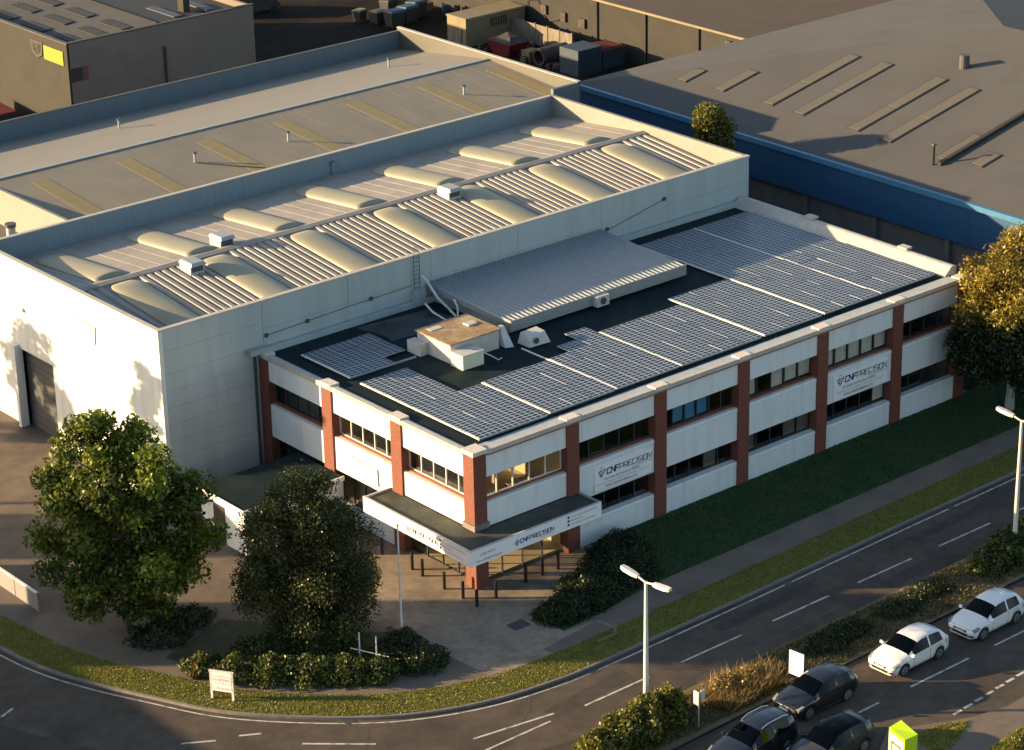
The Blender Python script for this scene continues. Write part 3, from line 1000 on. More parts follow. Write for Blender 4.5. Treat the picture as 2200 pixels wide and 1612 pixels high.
bx = thing('rooftop_unit', 'white rooftop plant box with a rusty brown board top', 'plant box', (8.2, 11.2, 7.33))
bbox('casing', 'unit_white', bx, 6.6, 9.9, 9.9, 12.7, 7.334, 8.40)
MB().box(6.5, 10.0, 9.8, 12.8, 8.403, 8.47).build('board_top', 'rust_board', bx)
bbox('patch', 'unit_white', bx, 7.0, 7.8, 12.0, 12.4, 8.472, 8.50)
bbox('patch', 'unit_white', bx, 8.9, 9.5, 11.2, 11.7, 8.472, 8.55)
bbox('side_duct', 'unit_white', bx, 6.05, 6.597, 11.8, 12.9, 7.334, 8.0)
b2 = thing('small_unit', 'small cream rooftop box standing in front of the rusty topped unit', 'plant box', (7.1, 9.3, 7.33))
bbox('casing', 'cream', b2, 6.5, 7.9, 8.75, 9.75, 7.334, 8.1)
bbox('lid', 'unit_white', b2, 6.47, 7.93, 8.72, 9.78, 8.103, 8.15)
MB().tube([(7.95, 9.0, 7.95), (8.5, 8.9, 7.6), (8.7, 8.5, 7.42), (9.0, 8.6, 7.42)], .03, 6).build('pipe', 'pipe_white', b2)
sl = thing('roof_duct', 'white sloping duct beside the rusty topped rooftop unit', 'duct', (10.3, 10.0, 7.33))
MB().hexa([(10.15, 9.7, 7.334), (10.6, 9.5, 7.334), (10.6, 10.0, 7.334), (10.15, 10.1, 7.334)], [(10.2, 10.2, 8.4), (10.45, 10.1, 8.4), (10.45, 10.35, 8.4), (10.2, 10.4, 8.4)]).build('duct', 'pipe_white', sl)
fu = thing('condenser_unit', 'pale condenser unit with a round fan below the plant room corner', 'condenser', (11.6, 9.3, 7.33))
MB().hexa([(11.0, 8.7, 7.40), (12.4, 8.6, 7.40), (12.4, 9.7, 7.40), (11.0, 9.7, 7.40)], [(11.15, 8.9, 7.95), (12.25, 8.9, 8.0), (12.25, 9.6, 8.05), (11.15, 9.6, 8.0)]).build('casing', 'unit_white', fu)
MB().tube([(11.5, 8.72, 7.68), (11.5, 8.66, 7.68)], .16, 14).build('fan', 'steel_dark', fu)
for x in (11.2, 12.1):
    bbox('foot', 'steel_dark', fu, x, x + .1, 8.8, 9.6, 7.334, 7.40)
pg = thing('roof_pipes', 'pale curved pipes looping down beside the plant room', 'pipes', (10.8, 16.5, 7.33))
MB().tube([(11.0, 17.9, 9.0), (11.1, 17.6, 8.8), (11.1, 16.6, 8.0), (11.2, 15.8, 7.6), (11.0, 14.9, 7.42)], .07, 8).build('pipe', 'pipe_white', pg)
MB().tube([(9.9, 16.2, 8.1), (9.9, 15.6, 7.8), (10.2, 14.8, 7.45), (10.9, 14.6, 7.45), (11.2, 15.0, 7.9), (11.3, 15.4, 8.2)], .06, 8).build('pipe', 'pipe_white', pg)
tp = thing('tarpaulin', 'black crumpled tarpaulin lying on the roof against the warehouse wall', 'tarpaulin', (8.8, 16.5, 7.33))
tm = MB()
gx, gy = 16, 8
for j in range(gy + 1):
    for i in range(gx + 1):
        u, v = i / gx, j / gy
        e = min(u, 1 - u, v, 1 - v) * 4
        tm.v.append((6.3 + 4.6 * u + .2 * math.sin(5 * v), 14.6 + 2.9 * v - .5 * u, 7.34 + min(1, e) * (.16 + .16 * math.sin(7 * u + 3 * v) * math.sin(5 * v + 2) + .08 * random.random())))
tm.f = [(j * (gx + 1) + i, j * (gx + 1) + i + 1, (j + 1) * (gx + 1) + i + 1, (j + 1) * (gx + 1) + i) for j in range(gy) for i in range(gx)]
tm.m = [0] * len(tm.f)
tm.build('sheet', 'tarp', tp, smooth=True)

# ------------------------------------------------------------------ front warehouse
AX0, AX1, AY0, AY1, AZ = -6.05, 36.75, 18.1, 36.4, 10.25
wa = thing('warehouse', 'white clad warehouse with barrel rooflights behind the office', 'building', (15, 27, 0))


def near_z(y):
    return 8.85 + (y - 18.2) * .0934


def far_z(y):
    return 9.70 - (y - 27.3) * .0955


# long front wall: cladding rows in bays
BAYS = [AX0, .42, 6.1, 11.85, 18.2, 24.6, 30.4, AX1]
rows_full = [0.1, 1.05, 2.0, 2.95, 3.9, 4.85, 5.8, 6.75, 7.7, 9.0, AZ - .08]
for i in range(7):
    rows = rows_full if i == 0 else [7.0, 8.6, AZ - .08]
    for z0, z1 in zip(rows[:-1], rows[1:]):
        bbox('wall_panel', 'grey_clad', wa, BAYS[i] + (.012 if i else 0.25), BAYS[i + 1] - .012, AY0, AY0 + .16, z0, z1 - .014)
bbox('wall_core', 'seam_dark', wa, AX0 + .24, AX1 - .02, AY0 + .02, AY0 + .19, 0.05, AZ - .09)
bbox('skirt_flashing', 'grey_clad', wa, .6, AX1 - .5, AY0 - .03, AY0 - .002, 7.63, 7.95)
bbox('corner_trim', 'white_clad', wa, AX0 - .01, AX0 + .24, AY0 - .012, AY0 + .24, 0.05, AZ - .08)
bbox('coping', 'coping', wa, AX0 - .03, AX1 + .03, AY0 - .04, AY0 + .26, AZ - .08, AZ)
# cable along the wall
cb_ = MB().tube([(.6, AY0 - .025, 8.2), (6.0, AY0 - .025, 8.42), (10.4, AY0 - .025, 8.5)], .02, 5).build('cable', 'steel_dark', wa)
MB().tube([(24.9, AY0 - .025, 8.2), (29.6, AY0 - .025, 9.1)], .02, 5).build('cable', 'steel_dark', wa)
for x, z in ((.6, 8.2), (3.3, 8.31), (7.6, 8.46), (29.6, 9.1), (25.0, 8.3)):
    bbox('wall_box', 'steel_dark', wa, x - .1, x + .1, AY0 - .1, AY0 - .002, z - .08, z + .12)
# ladder
ld = MB()
for x in (10.55, 10.95):
    ld.tube([(x, AY0 - .12, 8.2), (x, AY0 - .12, 10.5), (x, AY0 + .3, 10.55)], .02, 5)
for k in range(8):
    ld.tube([(10.55, AY0 - .12, 8.35 + k * .25), (10.95, AY0 - .12, 8.35 + k * .25)], .014, 5)
ld.build('ladder', 'steel_dark', wa)
bbox('step_box', 'grey_clad', wa, 10.4, 11.2, AY0 - .3, AY0 - .004, 7.35, 8.2)
# gable end wall with the loading door
gy0 = [18.35, 21.3, 24.3, 27.3, 29.45, 33.05, AY1]
for a, b in zip(gy0[:-1], gy0[1:]):
    if abs(a - 29.45) < .01:
        bbox('wall_panel', 'white_clad', wa, AX0, AX0 + .16, a + .01, b - .01, 4.9, AZ - .08)
    else:
        bbox('wall_panel', 'white_clad', wa, AX0, AX0 + .16, a + .01, b - .01, 0.05, AZ - .08)
bbox('wall_core', 'seam_dark', wa, AX0 + .02, AX0 + .2, 18.36, AY1 - .02, 4.95, AZ - .09)
dr = MB().box(AX0 + .35, AX0 + .42, 29.45, 33.05, .1, 4.9).build('loading_door', 'steel_dark', wa)
for k in range(12):
    bbox('slat', 'steel_dark', dr, AX0 + .33, AX0 + .348, 29.5, 33.0, .15 + k * .39, .15 + k * .39 + .36)
bbox('door_jamb', 'white_clad', wa, AX0 - .35, AX0 - .003, 33.05, 33.35, .1, 5.1)
bbox('coping', 'coping', wa, AX0 - .03, AX0 + .26, AY0 + .262, AY1 + .02, AZ - .08, AZ)
MB().tube([(.07, 10.2, 3.95), (.07, 8.2, 3.95)], .03, 5).build('conduit', 'kerb', off)
MB().tube([(.06, 7.9, 3.95), (.06, 7.85, 3.0)], .03, 5).build('conduit', 'kerb', off)
MB().tube([(AX0 - .03, 24.3, 8.6), (AX0 - .03, 26.6, 8.75)], .02, 5).build('cable', 'steel_dark', wa)
MB().tube([(AX0 - .03, 24.4, 8.6), (AX0 - .03, 24.5, 7.6)], .025, 5).build('cable', 'steel_dark', wa)
MB().hexa([(AX0 - .2, 32.0, 7.35), (AX0 - .01, 32.0, 7.35), (AX0 - .01, 32.8, 7.35), (AX0 - .2, 32.8, 7.35)],
          [(AX0 - .1, 32.1, 7.55), (AX0 - .01, 32.1, 7.55), (AX0 - .01, 32.7, 7.55), (AX0 - .1, 32.7, 7.55)]).build('wall_lamp', 'grey_metal', wa)
# right-hand parapet wall and rear parapet
bbox('parapet', 'white_clad_dim', wa, AX1 - .25, AX1, AY0 + .262, AY1 + .1, 0.05, AZ)
bbox('parapet', 'parapet_blue', wa, AX0 + .27, AX1 - .252, AY1 - .1, AY1 + .1, 0.1, AZ - .06)
bbox('coping', 'coping', wa, AX0 + .27, AX1 - .252, AY1 - .13, AY1 + .13, AZ - .058, AZ)
# roof sheets
RX0, RX1 = AX0 + .25, AX1 - .252
MB().prism([(RX0, 18.26, near_z(18.26)), (RX0, 27.3, near_z(27.3)), (RX0, 27.3, near_z(27.3) - .1), (RX0, 18.26, near_z(18.26) - .1)], (RX1 - RX0, 0, 0)).build('roof', 'rib_base', wa)
MB().prism([(RX0, 27.3, far_z(27.3)), (RX0, 36.28, far_z(36.28)), (RX0, 36.28, far_z(36.28) - .1), (RX0, 27.3, far_z(27.3) - .1)], (RX1 - RX0, 0, 0)).build('roof', 'rib_roof', wa)
MB().prism([(RX0, 26.95, near_z(26.95) + .10), (RX0, 27.3, near_z(27.3) + .14), (RX0, 27.65, far_z(27.65) + .10), (RX0, 27.65, far_z(27.65) + .01), (RX0, 26.95, near_z(26.95) + .01)], (RX1 - RX0, 0, 0)).build('ridge_cap', 'rib_roof', wa)
BC = [-2.8 + 5.97 * i for i in range(7)]
rib = None
for i in range(8):
    x0 = BC[i - 1] + 1.05 if i else RX0 + .1
    x1 = BC[i] - 1.05 if i < 7 else RX1 - .1
    n = 8 if 0 < i < 7 else max(1, int((x1 - x0) / .49))
    for k in range(n):
        x = x0 + (k + .5) * (x1 - x0) / n
        if rib is None:
            m_ = MB()
            y0, y1 = 18.3, 26.94
            A = [(-.15, y0, near_z(y0) + .002), (.15, y0, near_z(y0) + .002), (.15, y1, near_z(y1) + .002), (-.15, y1, near_z(y1) + .002)]
            B = [(-.11, y0, near_z(y0) + .085), (.11, y0, near_z(y0) + .085), (.11, y1 - .1, near_z(y1) + .085), (-.11, y1 - .1, near_z(y1) + .085)]
            m_.hexa([(p[0] + 15, p[1], p[2]) for p in A], [(p[0] + 15, p[1], p[2]) for p in B])
            rib = m_.build('roof_rib', 'rib_roof', wa)
            rib.location = (x - 15, 0, 0)
            rmesh = rib.data
            m_ = MB()
            y0, y1 = 27.66, 36.2
            A = [(14.97, y0, far_z(y0) + .002), (15.03, y0, far_z(y0) + .002), (15.03, y1, far_z(y1) + .002), (14.97, y1, far_z(y1) + .002)]
            seam = m_.hexa(A, [(p[0], p[1], p[2] + .018) for p in A]).build('roof_seam', 'rib_roof', wa)
            seam.location = (x - 15, 0, 0)
            smesh = seam.data
        else:
            o = link('roof_rib', rmesh, wa)
            o.location = (x - 15, 0, 0)
            if k % 2 == 0:
                o = link('roof_seam', smesh, wa)
                o.location = (x - 15, 0, 0)


def barrel(xc, y0, y1, zf, up_end, dz=.02):
    """half-round rooflight lying on the slope; up_end: the y of its rounded upper end"""
    mb = MB()
    ny, na = 14, 12
    for j in range(ny + 1):
        t = j / ny
        y = y0 + (y1 - y0) * t
        du = abs(y - up_end)
        s = min(1.0, math.sqrt(max(0.0, 1 - (1 - min(du, 1.3) / 1.3) ** 2)) * .9 + .12)
        for k in range(na + 1):
            a = math.pi * k / na
            mb.v.append((xc - math.cos(a) * .98 * (s * .35 + .65), y, zf(y) + dz + math.sin(a) ** .8 * .27 * s))
    mb.f = [(j * (na + 1) + k, j * (na + 1) + k + 1, (j + 1) * (na + 1) + k + 1, (j + 1) * (na + 1) + k) for j in range(ny) for k in range(na)]
    mb.f += [tuple(range(na + 1)), tuple(ny * (na + 1) + k for k in range(na + 1))[::-1]]
    mb.m = [0] * len(mb.f)
    return mb.build('rooflight', 'rooflight', wa, smooth=True)


for i, xc in enumerate(BC):
    r_ = barrel(xc, 18.75, 26.85, near_z, 26.85)
    bbox('end_flap', 'rust_board', r_, xc - .95, xc + .9, 18.55, 18.745, near_z(18.7) + .02, near_z(18.7) + .26)
    barrel(xc, 27.75, 35.0, far_z, 35.0)


def vent(x, y, z, parent, flip=1):
    v = MB().box(x - .45, x + .45, y - .55, y + .55, z - .3, z + .28).build('roof_vent', 'grey_clad', parent)
    MB().hexa([(x - .5, y - .75, z + .283), (x + .5, y - .75, z + .283), (x + .5, y + .6, z + .283), (x - .5, y + .6, z + .283)],
              [(x - .4, y - .6, z + .45), (x + .4, y - .6, z + .45), (x + .4, y + .45, z + .45), (x - .4, y + .45, z + .45)]).build('hood', 'grey_metal', v)
    MB().box(x - .38, x + .38, y - .56, y - .552, z - .1, z + .24).build('grille', 'steel_dark', v)


vent(1.2, 25.9, near_z(25.9) + .25, wa)
vent(19.6, 26.1, near_z(26.1) + .25, wa)
vent(4.8, 28.3, far_z(28.3) + .25, wa)
MB().tube([(18.3, 36.2, 8.9), (18.3, 36.22, 9.7), (18.5, 36.1, 9.75)], .04, 6).build('vent_pipe', 'steel_dark', wa)
MB().cyl(20.9, 32.0, far_z(32) - .05, far_z(32) + .25, .06).build('vent_pipe', 'steel_dark', wa)
bbox('down_pipe', 'steel_dark', wa, -.32, -.2, AY0 - .14, AY0 - .02, .1, 7.6)
bbox('hopper', 'grey_metal', wa, -.75, .35, AY0 - .5, AY0 - .02, 7.45, 7.75)

# ------------------------------------------------------------------ rear warehouse
BX0, BX1, BY0, BY1 = -.4, 39.3, 36.6, 56.3
wb = thing('rear_warehouse', 'rear warehouse with dull grey roof and flat yellow rooflights', 'building', (19, 46, 0))


def bz(y):
    return 10.3 - abs(y - 46.0) * (.075 if y < 46 else .125)


bbox('wall', 'white_clad_dim', wb, BX0, BX0 + .2, BY0, BY1, 0, 10.25)
bbox('wall', 'rear_white_dim', wb, BX1 - .25, BX1, BY0, BY1, 0, 10.6)
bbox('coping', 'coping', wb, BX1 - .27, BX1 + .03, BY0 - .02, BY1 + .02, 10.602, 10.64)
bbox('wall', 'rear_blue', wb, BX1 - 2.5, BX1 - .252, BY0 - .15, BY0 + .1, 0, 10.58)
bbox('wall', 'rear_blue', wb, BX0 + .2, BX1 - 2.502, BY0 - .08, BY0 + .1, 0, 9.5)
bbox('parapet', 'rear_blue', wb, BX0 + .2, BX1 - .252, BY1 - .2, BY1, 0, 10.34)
bbox('coping', 'rear_white_dim', wb, BX0 + .2, BX1 - .28, BY1 - .23, BY1 + .03, 10.342, 10.39)
MB().prism([(BX0 + .2, 46.0, bz(46)), (BX0 + .2, BY1 - .2, bz(BY1 - .2)), (BX0 + .2, BY1 - .2, bz(BY1) - .15), (BX0 + .2, 46.0, bz(46) - .15)], (BX1 - BX0 - .452, 0, 0)).build('roof', 'rear_roof_far', wb)
bbox('ridge_cap', 'grey_metal', wb, BX0 + .2, BX1 - .26, 45.85, 46.1, 10.30, 10.36)
xs0, k, px = BX0 + .22, 0, BX0 + .22
lights = [1.85 + 5.93 * i for i in range(7)]
edges = [BX0 + .22]
while edges[-1] < BX1 - .3:
    edges.append(edges[-1] + 1.48)
edges[-1] = BX1 - .26
for a, b in zip(edges[:-1], edges[1:]):
    MB().prism([(a + .018, BY0 + .1, bz(BY0 + .1)), (a + .018, 45.85, bz(45.85)), (a + .018, 45.85, bz(45.85) - .1), (a + .018, BY0 + .1, bz(BY0) - .1)], (b - a - .036, 0, 0)).build('roof_sheet', 'rear_roof', wb)
MB().prism([(BX0 + .21, BY0 + .1, bz(BY0 + .1) - .03), (BX0 + .21, 45.85, bz(45.85) - .03), (BX0 + .21, 45.85, bz(45.85) - .12), (BX0 + .21, BY0 + .1, bz(BY0) - .12)], (BX1 - BX0 - .47, 0, 0)).build('roof_underlay', 'seam_dark', wb)
for x in lights:
    if x + 1.1 < BX1 - .3:
        MB().prism([(x, BY0 + .3, bz(BY0 + .3) + .016), (x, 44.3, bz(44.3) + .016), (x, 44.3, bz(44.3) + .004), (x, BY0 + .3, bz(BY0 + .3) + .004)], (1.1, 0, 0)).build('rooflight', 'rear_light', wb)
for x, y in ((11.7, 41.4), (33.1, 41.3), (34.2, 51.0), (12.8, 52.0), (18.5, 41)):
    v = MB().cyl(x, y, bz(y) - .05, bz(y) + .55, .07).build('vent_pipe', 'grey_metal', wb)
    MB().cyl(x, y, bz(y) + .56, bz(y) + .66, .14).build('cowl', 'steel_dark', v)
MB().tube([(11.7, 41.2, bz(41.2) + .05), (13.4, 39.2, bz(39.2) + .05), (14.6, 38.0, bz(38) + .05)], .04, 6).build('cable', 'steel_dark', wb)
# lean-to strip with a flue at the left end
lt = thing('lean_to', 'low flat roofed lean-to with a flue beside the rear warehouse gable', 'building', (-3, 41, 0))
bbox('wall', 'dimmed_white', lt, -6.0, BX0 - .01, 36.55, 47, 0, 7.9)
bbox('roof', 'rear_white_dim', lt, -6.02, BX0 - .01, 36.53, 47.02, 7.903, 8.0)
f_ = MB().cyl(-2.0, 40.3, 8.0, 9.3, .28).build('flue', 'grey_metal', lt)
MB().cyl(-2.0, 40.3, 9.3, 9.5, .34).build('cap', 'steel_dark', f_)

# ------------------------------------------------------------------ blue warehouse
bl = thing('blue_warehouse', 'big blue clad warehouse with a grey hipped roof and narrow rooflights', 'building', (66, 12, 0))
UX0, UX1, UY0, UY1, UZ = 46.5, 89, -40, 45.3, 7.25
for i in range(21):
    y0 = UY0 + i * (UY1 - UY0) / 21
    bbox('wall_panel', 'blue_clad', bl, UX0, UX0 + .15, y0 + .01, y0 + (UY1 - UY0) / 21 - .01, 4.4, UZ)
bbox('wall', 'lower_wall', bl, UX0 + .5, UX0 + .8, UY0, UY1, 0, 4.4)
bbox('wall_core', 'seam_dark', bl, UX0 + .03, UX0 + .8, UY0 + .05, UY1 - .05, 4.42, UZ - .02)
for i in range(10):
    y = -14 + i * 6.1
    bbox('pier', 'lower_wall', bl, UX0 + .2, UX0 + .5, y, y + .35, 0, 4.4)
bbox('wall', 'blue_clad', bl, UX0 + .8, UX1, UY1 - .2, UY1, 0, UZ)
bbox('eaves_gutter', 'blue_trim', bl, UX0 - .28, UX0 - .003, UY0, UY1 + .2, UZ - .32, UZ + .02)
rx, ry = 67.7, UY1 - (67.7 - UX0)
rz_ = UZ + .2 * (rx - UX0)
MB().add([(UX0, UY1, UZ), (UX0, UY0, UZ), (rx, UY0, rz_), (rx, ry, rz_)], [(0, 1, 2, 3)]).build('roof', 'blue_roof', bl, fix=False)
MB().add([(UX0, UY1, UZ), (rx, ry, rz_), (UX1, UY1, UZ)], [(0, 1, 2)]).build('hip_roof', 'blue_roof', bl, fix=False)
MB().add([(rx, ry, rz_), (rx, UY0, rz_), (UX1, UY0, UZ), (UX1, UY1, UZ)], [(0, 1, 2, 3)]).build('roof', 'blue_roof', bl, fix=False)


def uz(x):
    return UZ + .2 * (x - UX0)


def on_roof(x0, x1, y0, y1, h0, h1, name, m, parent=bl):
    return MB().hexa([(x0, y0, uz(x0) + h0), (x1, y0, uz(x1) + h0), (x1, y1, uz(x1) + h0), (x0, y1, uz(x0) + h0)],
                     [(x0, y0, uz(x0) + h1), (x1, y0, uz(x1) + h1), (x1, y1, uz(x1) + h1), (x0, y1, uz(x0) + h1)]).build(name, m, parent)


for (x0, x1, y0) in ((50.6, 59.1, 29.7), (50.5, 59.2, 26.7), (50.5, 59.1, 21.7), (50.3, 58.9, 18.7), (50.6, 53.9, 34.4), (50.4, 52.3, 38.0), (50.0, 53.7, 13.7), (50.5, 52.2, 11.2)):
    f = on_roof(x0 - .12, x1 + .12, y0 - .1, y0 + 1.0, .004, .05, 'rooflight', 'slate')
    xm = (x0 + x1) / 2 - .6 if x1 - x0 > 5 else None
    for a, b in ([(x0, xm - .05), (xm + .05, x1)] if xm else [(x0, x1)]):
        on_roof(a, b, y0, y0 + .9, .052, .08, 'pane', 'blue_rooflight', f)
on_roof(49.3, 58.5, 13.55, 13.85, .02, .22, 'upstand', 'dimmed_white')
pz = uz(49.2)
MB().cyl(49.2, 14.1, pz, pz + 1.3, .09).build('roof_post', 'dimmed_white', bl)
bbox('post_cap', 'steel_dark', bl, 49.08, 49.32, 13.98, 14.22, pz + 1.302, pz + 1.42)
MB().cyl(61.2, 22.0, uz(61.2) - .1, uz(61.2) + .9, .35).build('roof_cowl', 'steel_dark', bl)

# ------------------------------------------------------------------ corner building, top left
cbd = thing('corner_unit', 'dim beige industrial unit with slate roof behind the rear warehouse', 'building', (32, 84, 0))
CX0, CX1, CY0, CY1, CZ = 24.0, 41.0, 77.6, 110, 8.0
bbox('wall', 'dimmed_beige', cbd, CX0 + .2, CX1, CY0, CY0 + .25, 0, CZ)
bbox('wall', 'dimmed_white', cbd, CX0, CX0 + .2, CY0, CY1, 0, CZ)
bbox('wall', 'dimmed_beige', cbd, CX1 - .25, CX1, CY0 + .25, CY1, 0, CZ)
bbox('coping', 'dimmed_roof', cbd, CX0 - .04, CX1 + .04, CY0 - .04, CY0 + .3, CZ, CZ + .1)
bbox('coping', 'dimmed_roof', cbd, CX0 - .04, CX0 + .3, CY0 + .3, CY1, CZ, CZ + .1)
xm = 32.3
MB().add([(CX0 + .3, CY0 + .26, CZ - .7), (xm, CY0 + .26, CZ + .05), (xm, CY1, CZ + .05), (CX0 + .3, CY1, CZ - .7)], [(0, 1, 2, 3)]).build('roof', 'dimmed_roof', cbd, fix=False)
MB().add([(xm, CY0 + .26, CZ + .05), (CX1 - .25, CY0 + .26, CZ - .5), (CX1 - .25, CY1, CZ - .5), (xm, CY1, CZ + .05)], [(0, 1, 2, 3)]).build('roof', 'slate', cbd, fix=False)
bbox('ridge_cap', 'dimmed_white', cbd, xm - .12, xm + .12, CY0 + .3, CY1, CZ + .06, CZ + .14)
for x in (25.6, 27.6, 29.6):
    for y in (78.8, 84, 89):
        zc = CZ - .7 + (x - CX0 - .3) * .75 / 8
        MB().hexa([(x, y, zc + .06), (x + .9, y, zc + .14), (x + .9, y + 3.4, zc + .14), (x, y + 3.4, zc + .06)], [(x, y, zc + .1), (x + .9, y, zc + .18), (x + .9, y + 3.4, zc + .18), (x, y + 3.4, zc + .1)]).build('rooflight', 'slate', cbd)
for x in (34.5, 37.5):
    bbox('rooflight', 'steel_dark', cbd, x, x + .8, 79, 83, CZ - .12, CZ - .02)
bbox('chimney', 'dimmed_white', cbd, 36.2, 36.8, 80.2, 81, CZ - .3, CZ + 1.1)
w_ = MB().box(24.15, 25.7, CY0 - .03, CY0 - .002, 5.0, 6.1).build('vent_opening', 'ink_brown', cbd)
bbox('louvre', 'slate', w_, 24.2, 25.2, CY0 - .05, CY0 - .031, 5.05, 6.05)
MB().tube([(32.55, CY0 - .1, 6.3), (32.55, CY0 - .1, 2.0)], .1, 8).build('down_pipe', 'slate', cbd)
sg = thing('wall_sign', 'shield shaped emblem and lime panel on the dim white gable', 'sign', (CX0 - .03, 80, 6.3))
bbox('panel', 'dull_lime', sg, CX0 - .06, CX0 - .004, 78.15, 81.0, 6.25, 7.35)
MB().prism([(CX0 - .004, 81.1, 7.5), (CX0 - .004, 83.0, 7.5), (CX0 - .004, 82.8, 6.5), (CX0 - .004, 82.0, 6.1), (CX0 - .004, 81.25, 6.5)], (-.06, 0, 0)).build('shield', 'ink_black', sg)
MB().prism([(CX0 - .066, 81.4, 7.28), (CX0 - .066, 82.7, 7.28), (CX0 - .066, 82.5, 6.68), (CX0 - .066, 82.0, 6.42), (CX0 - .066, 81.55, 6.68)], (-.02, 0, 0)).build('shield_face', 'dimmed_white', sg)
e_ = MB()
stroke(e_, [(0.75, .55), (0.15, .55), (.1, .3), (.3, .1), (.7, .15)], .09, frame_x(CX0 - .088, 82.5, 6.5, .02))
stroke(e_, [(0.2, .75), (0.8, .75)], .09, frame_x(CX0 - .088, 82.5, 6.5, .02))
e_.build('mark', 'ink_black', sg)

# far white building on the right of the yard
fw = thing('white_unit', 'long dim white walled unit with brown roof beyond the yard', 'building', (78, 65, 0))
bbox('wall', 'dimmed_white', fw, 70.3, 70.6, 46, 100, 0, 4.75)
bbox('wall', 'dimmed_white', fw, 70.6, 110, 46, 46.3, 0, 4.75)
MB().add([(70.1, 45.8, 4.76), (70.1, 100, 4.76), (88, 100, 6.6), (88, 45.8, 6.6)], [(0, 3, 2, 1)]).build('roof', 'brown_roof', fw, fix=False)
MB().add([(88, 45.8, 6.6), (88, 100, 6.6), (110, 100, 4.76), (110, 45.8, 4.76)], [(0, 3, 2, 1)]).build('roof', 'brown_roof', fw, fix=False)
bbox('eaves_gutter', 'cabin_cream', fw, 69.95, 70.1, 45.8, 100, 4.62, 4.80)
for y in (57.2, 63.5, 69.5):
    MB().tube([(70.2, y, .2), (70.2, y, 4.5)], .08, 6).build('down_pipe', 'slate', fw)
for y, z, s in ((76.0, 2.2, .7), (73.5, 2.0, .6), (71, 1.9, .8), (53.5, 3.4, .6)):
    bbox('wall_box', 'scrap', fw, 70.1, 70.297, y, y + s, z, z + .8)
MB().tube([(70.2, 78.5, .2), (70.2, 78.5, 3.0), (70.2, 77.2, 3.3), (70.2, 76.0, 1.6), (70.2, 74.5, 2.0)], .05, 6).build('cable', 'scrap', fw)

# shed, bins and clutter in the rear yard
cn = thing('site_cabin', 'dim cream site cabin with a slatted window in the rear yard', 'cabin', (66.5, 79.7, G))
bbox('wall', 'cabin_cream', cn, 63.2, 69.8, 78.45, 81.0, G, 2.5)
MB().hexa([(63.1, 78.35, 2.503), (69.9, 78.35, 2.503), (69.9, 81.1, 2.503), (63.1, 81.1, 2.503)], [(63.2, 78.45, 2.62), (69.8, 78.45, 2.62), (69.8, 81, 2.62), (63.2, 81, 2.62)]).build('roof', 'cabin_cream', cn)
w_ = MB().box(65.9, 67.7, 78.40, 78.447, 1.5, 2.2).build('window', 'scrap', cn)
for k in range(6):
    bbox('bar', 'cabin_cream', w_, 66.05 + k * .28, 66.11 + k * .28, 78.36, 78.398, 1.55, 2.15)
bbox('door', 'concrete_old', cn, 63.15, 63.197, 79.0, 80.4, G, 1.6)


def bin_(x, y, lid, label, s=1.0, rz=0.0):
    t = thing('wheelie_bin', label, 'bin', (x, y, G), 'bins in the rear yard')
    t.rotation_euler.z = rz
    ORG[t.name] = (0, 0, 0)
    MB().hexa([(-.55 * s, -.45 * s, .15), (.55 * s, -.45 * s, .15), (.55 * s, .45 * s, .15), (-.55 * s, .45 * s, .15)],
              [(-.68 * s, -.55 * s, 1.25 * s), (.68 * s, -.55 * s, 1.25 * s), (.68 * s, .55 * s, 1.25 * s), (-.68 * s, .55 * s, 1.25 * s)]).build('bin_body', 'bin_body', t)
    MB().hexa([(-.72 * s, -.6 * s, 1.254 * s), (.72 * s, -.6 * s, 1.254 * s), (.72 * s, .6 * s, 1.254 * s), (-.72 * s, .6 * s, 1.254 * s)],
              [(-.6 * s, -.5 * s, 1.42 * s), (.6 * s, -.5 * s, 1.42 * s), (.6 * s, .5 * s, 1.36 * s), (-.6 * s, .5 * s, 1.36 * s)]).build('lid', lid, t)
    for sx in (-.5, .5):
        for sy in (-.4, .4):
            MB().tube([(sx * s - .04, sy * s, .08), (sx * s + .04, sy * s, .08)], .08, 8).build('wheel', 'tyre', t)


for a in ((62.0, 92.0, 'bin_lid_yellow', 'smaller dark bin with yellowish lid, leftmost of the row in the yard', .8, .3),
          (62.7, 90.2, 'bin_lid_yellow', 'dark bin with yellowish lid beside the big blue lidded bin', .9, .1),
          (63.0, 88.2, 'bin_lid_blue', 'big dark bin with pale blue lid nearest the warehouse parapet', 1.15, 0),
          (64.8, 88.6, 'bin_lid_blue', 'big dark bin with blue lid second nearest the parapet', 1.15, .05),
          (66.4, 89.4, 'bin_lid_blue', 'big dark bin with blue lid nearest the site cabin', 1.15, .1),
          (65.4, 92.2, 'bin_body', 'dark bin with black lid standing behind the blue lidded bins', 1.0, .2)):
    bin_(*a)
fe = thing('concrete_fence', 'stained concrete panel fence in front of the dim white wall', 'fence', (68.2, 74, 0))
for k in range(5):
    y = 70.4 + k * 1.6
    bbox('fence_panel', 'concrete_old', fe, 68.15, 68.22, y + .06, y + 1.54, G, 1.9)
    bbox('post', 'concrete_old', fe, 68.1, 68.28, y - .06, y + .057, 0, 2.0)
sk = thing('red_skip', 'dark red skip of scrap behind the warehouse parapet', 'skip', (64.6, 74.6, G))
MB().hexa([(63.8, 73.6, G), (65.4, 73.6, G), (65.4, 75.6, G), (63.8, 75.6, G)], [(63.5, 73.0, 1.3), (65.7, 73.0, 1.3), (65.7, 76.2, 1.3), (63.5, 76.2, 1.3)]).build('tub', 'old_red', sk)
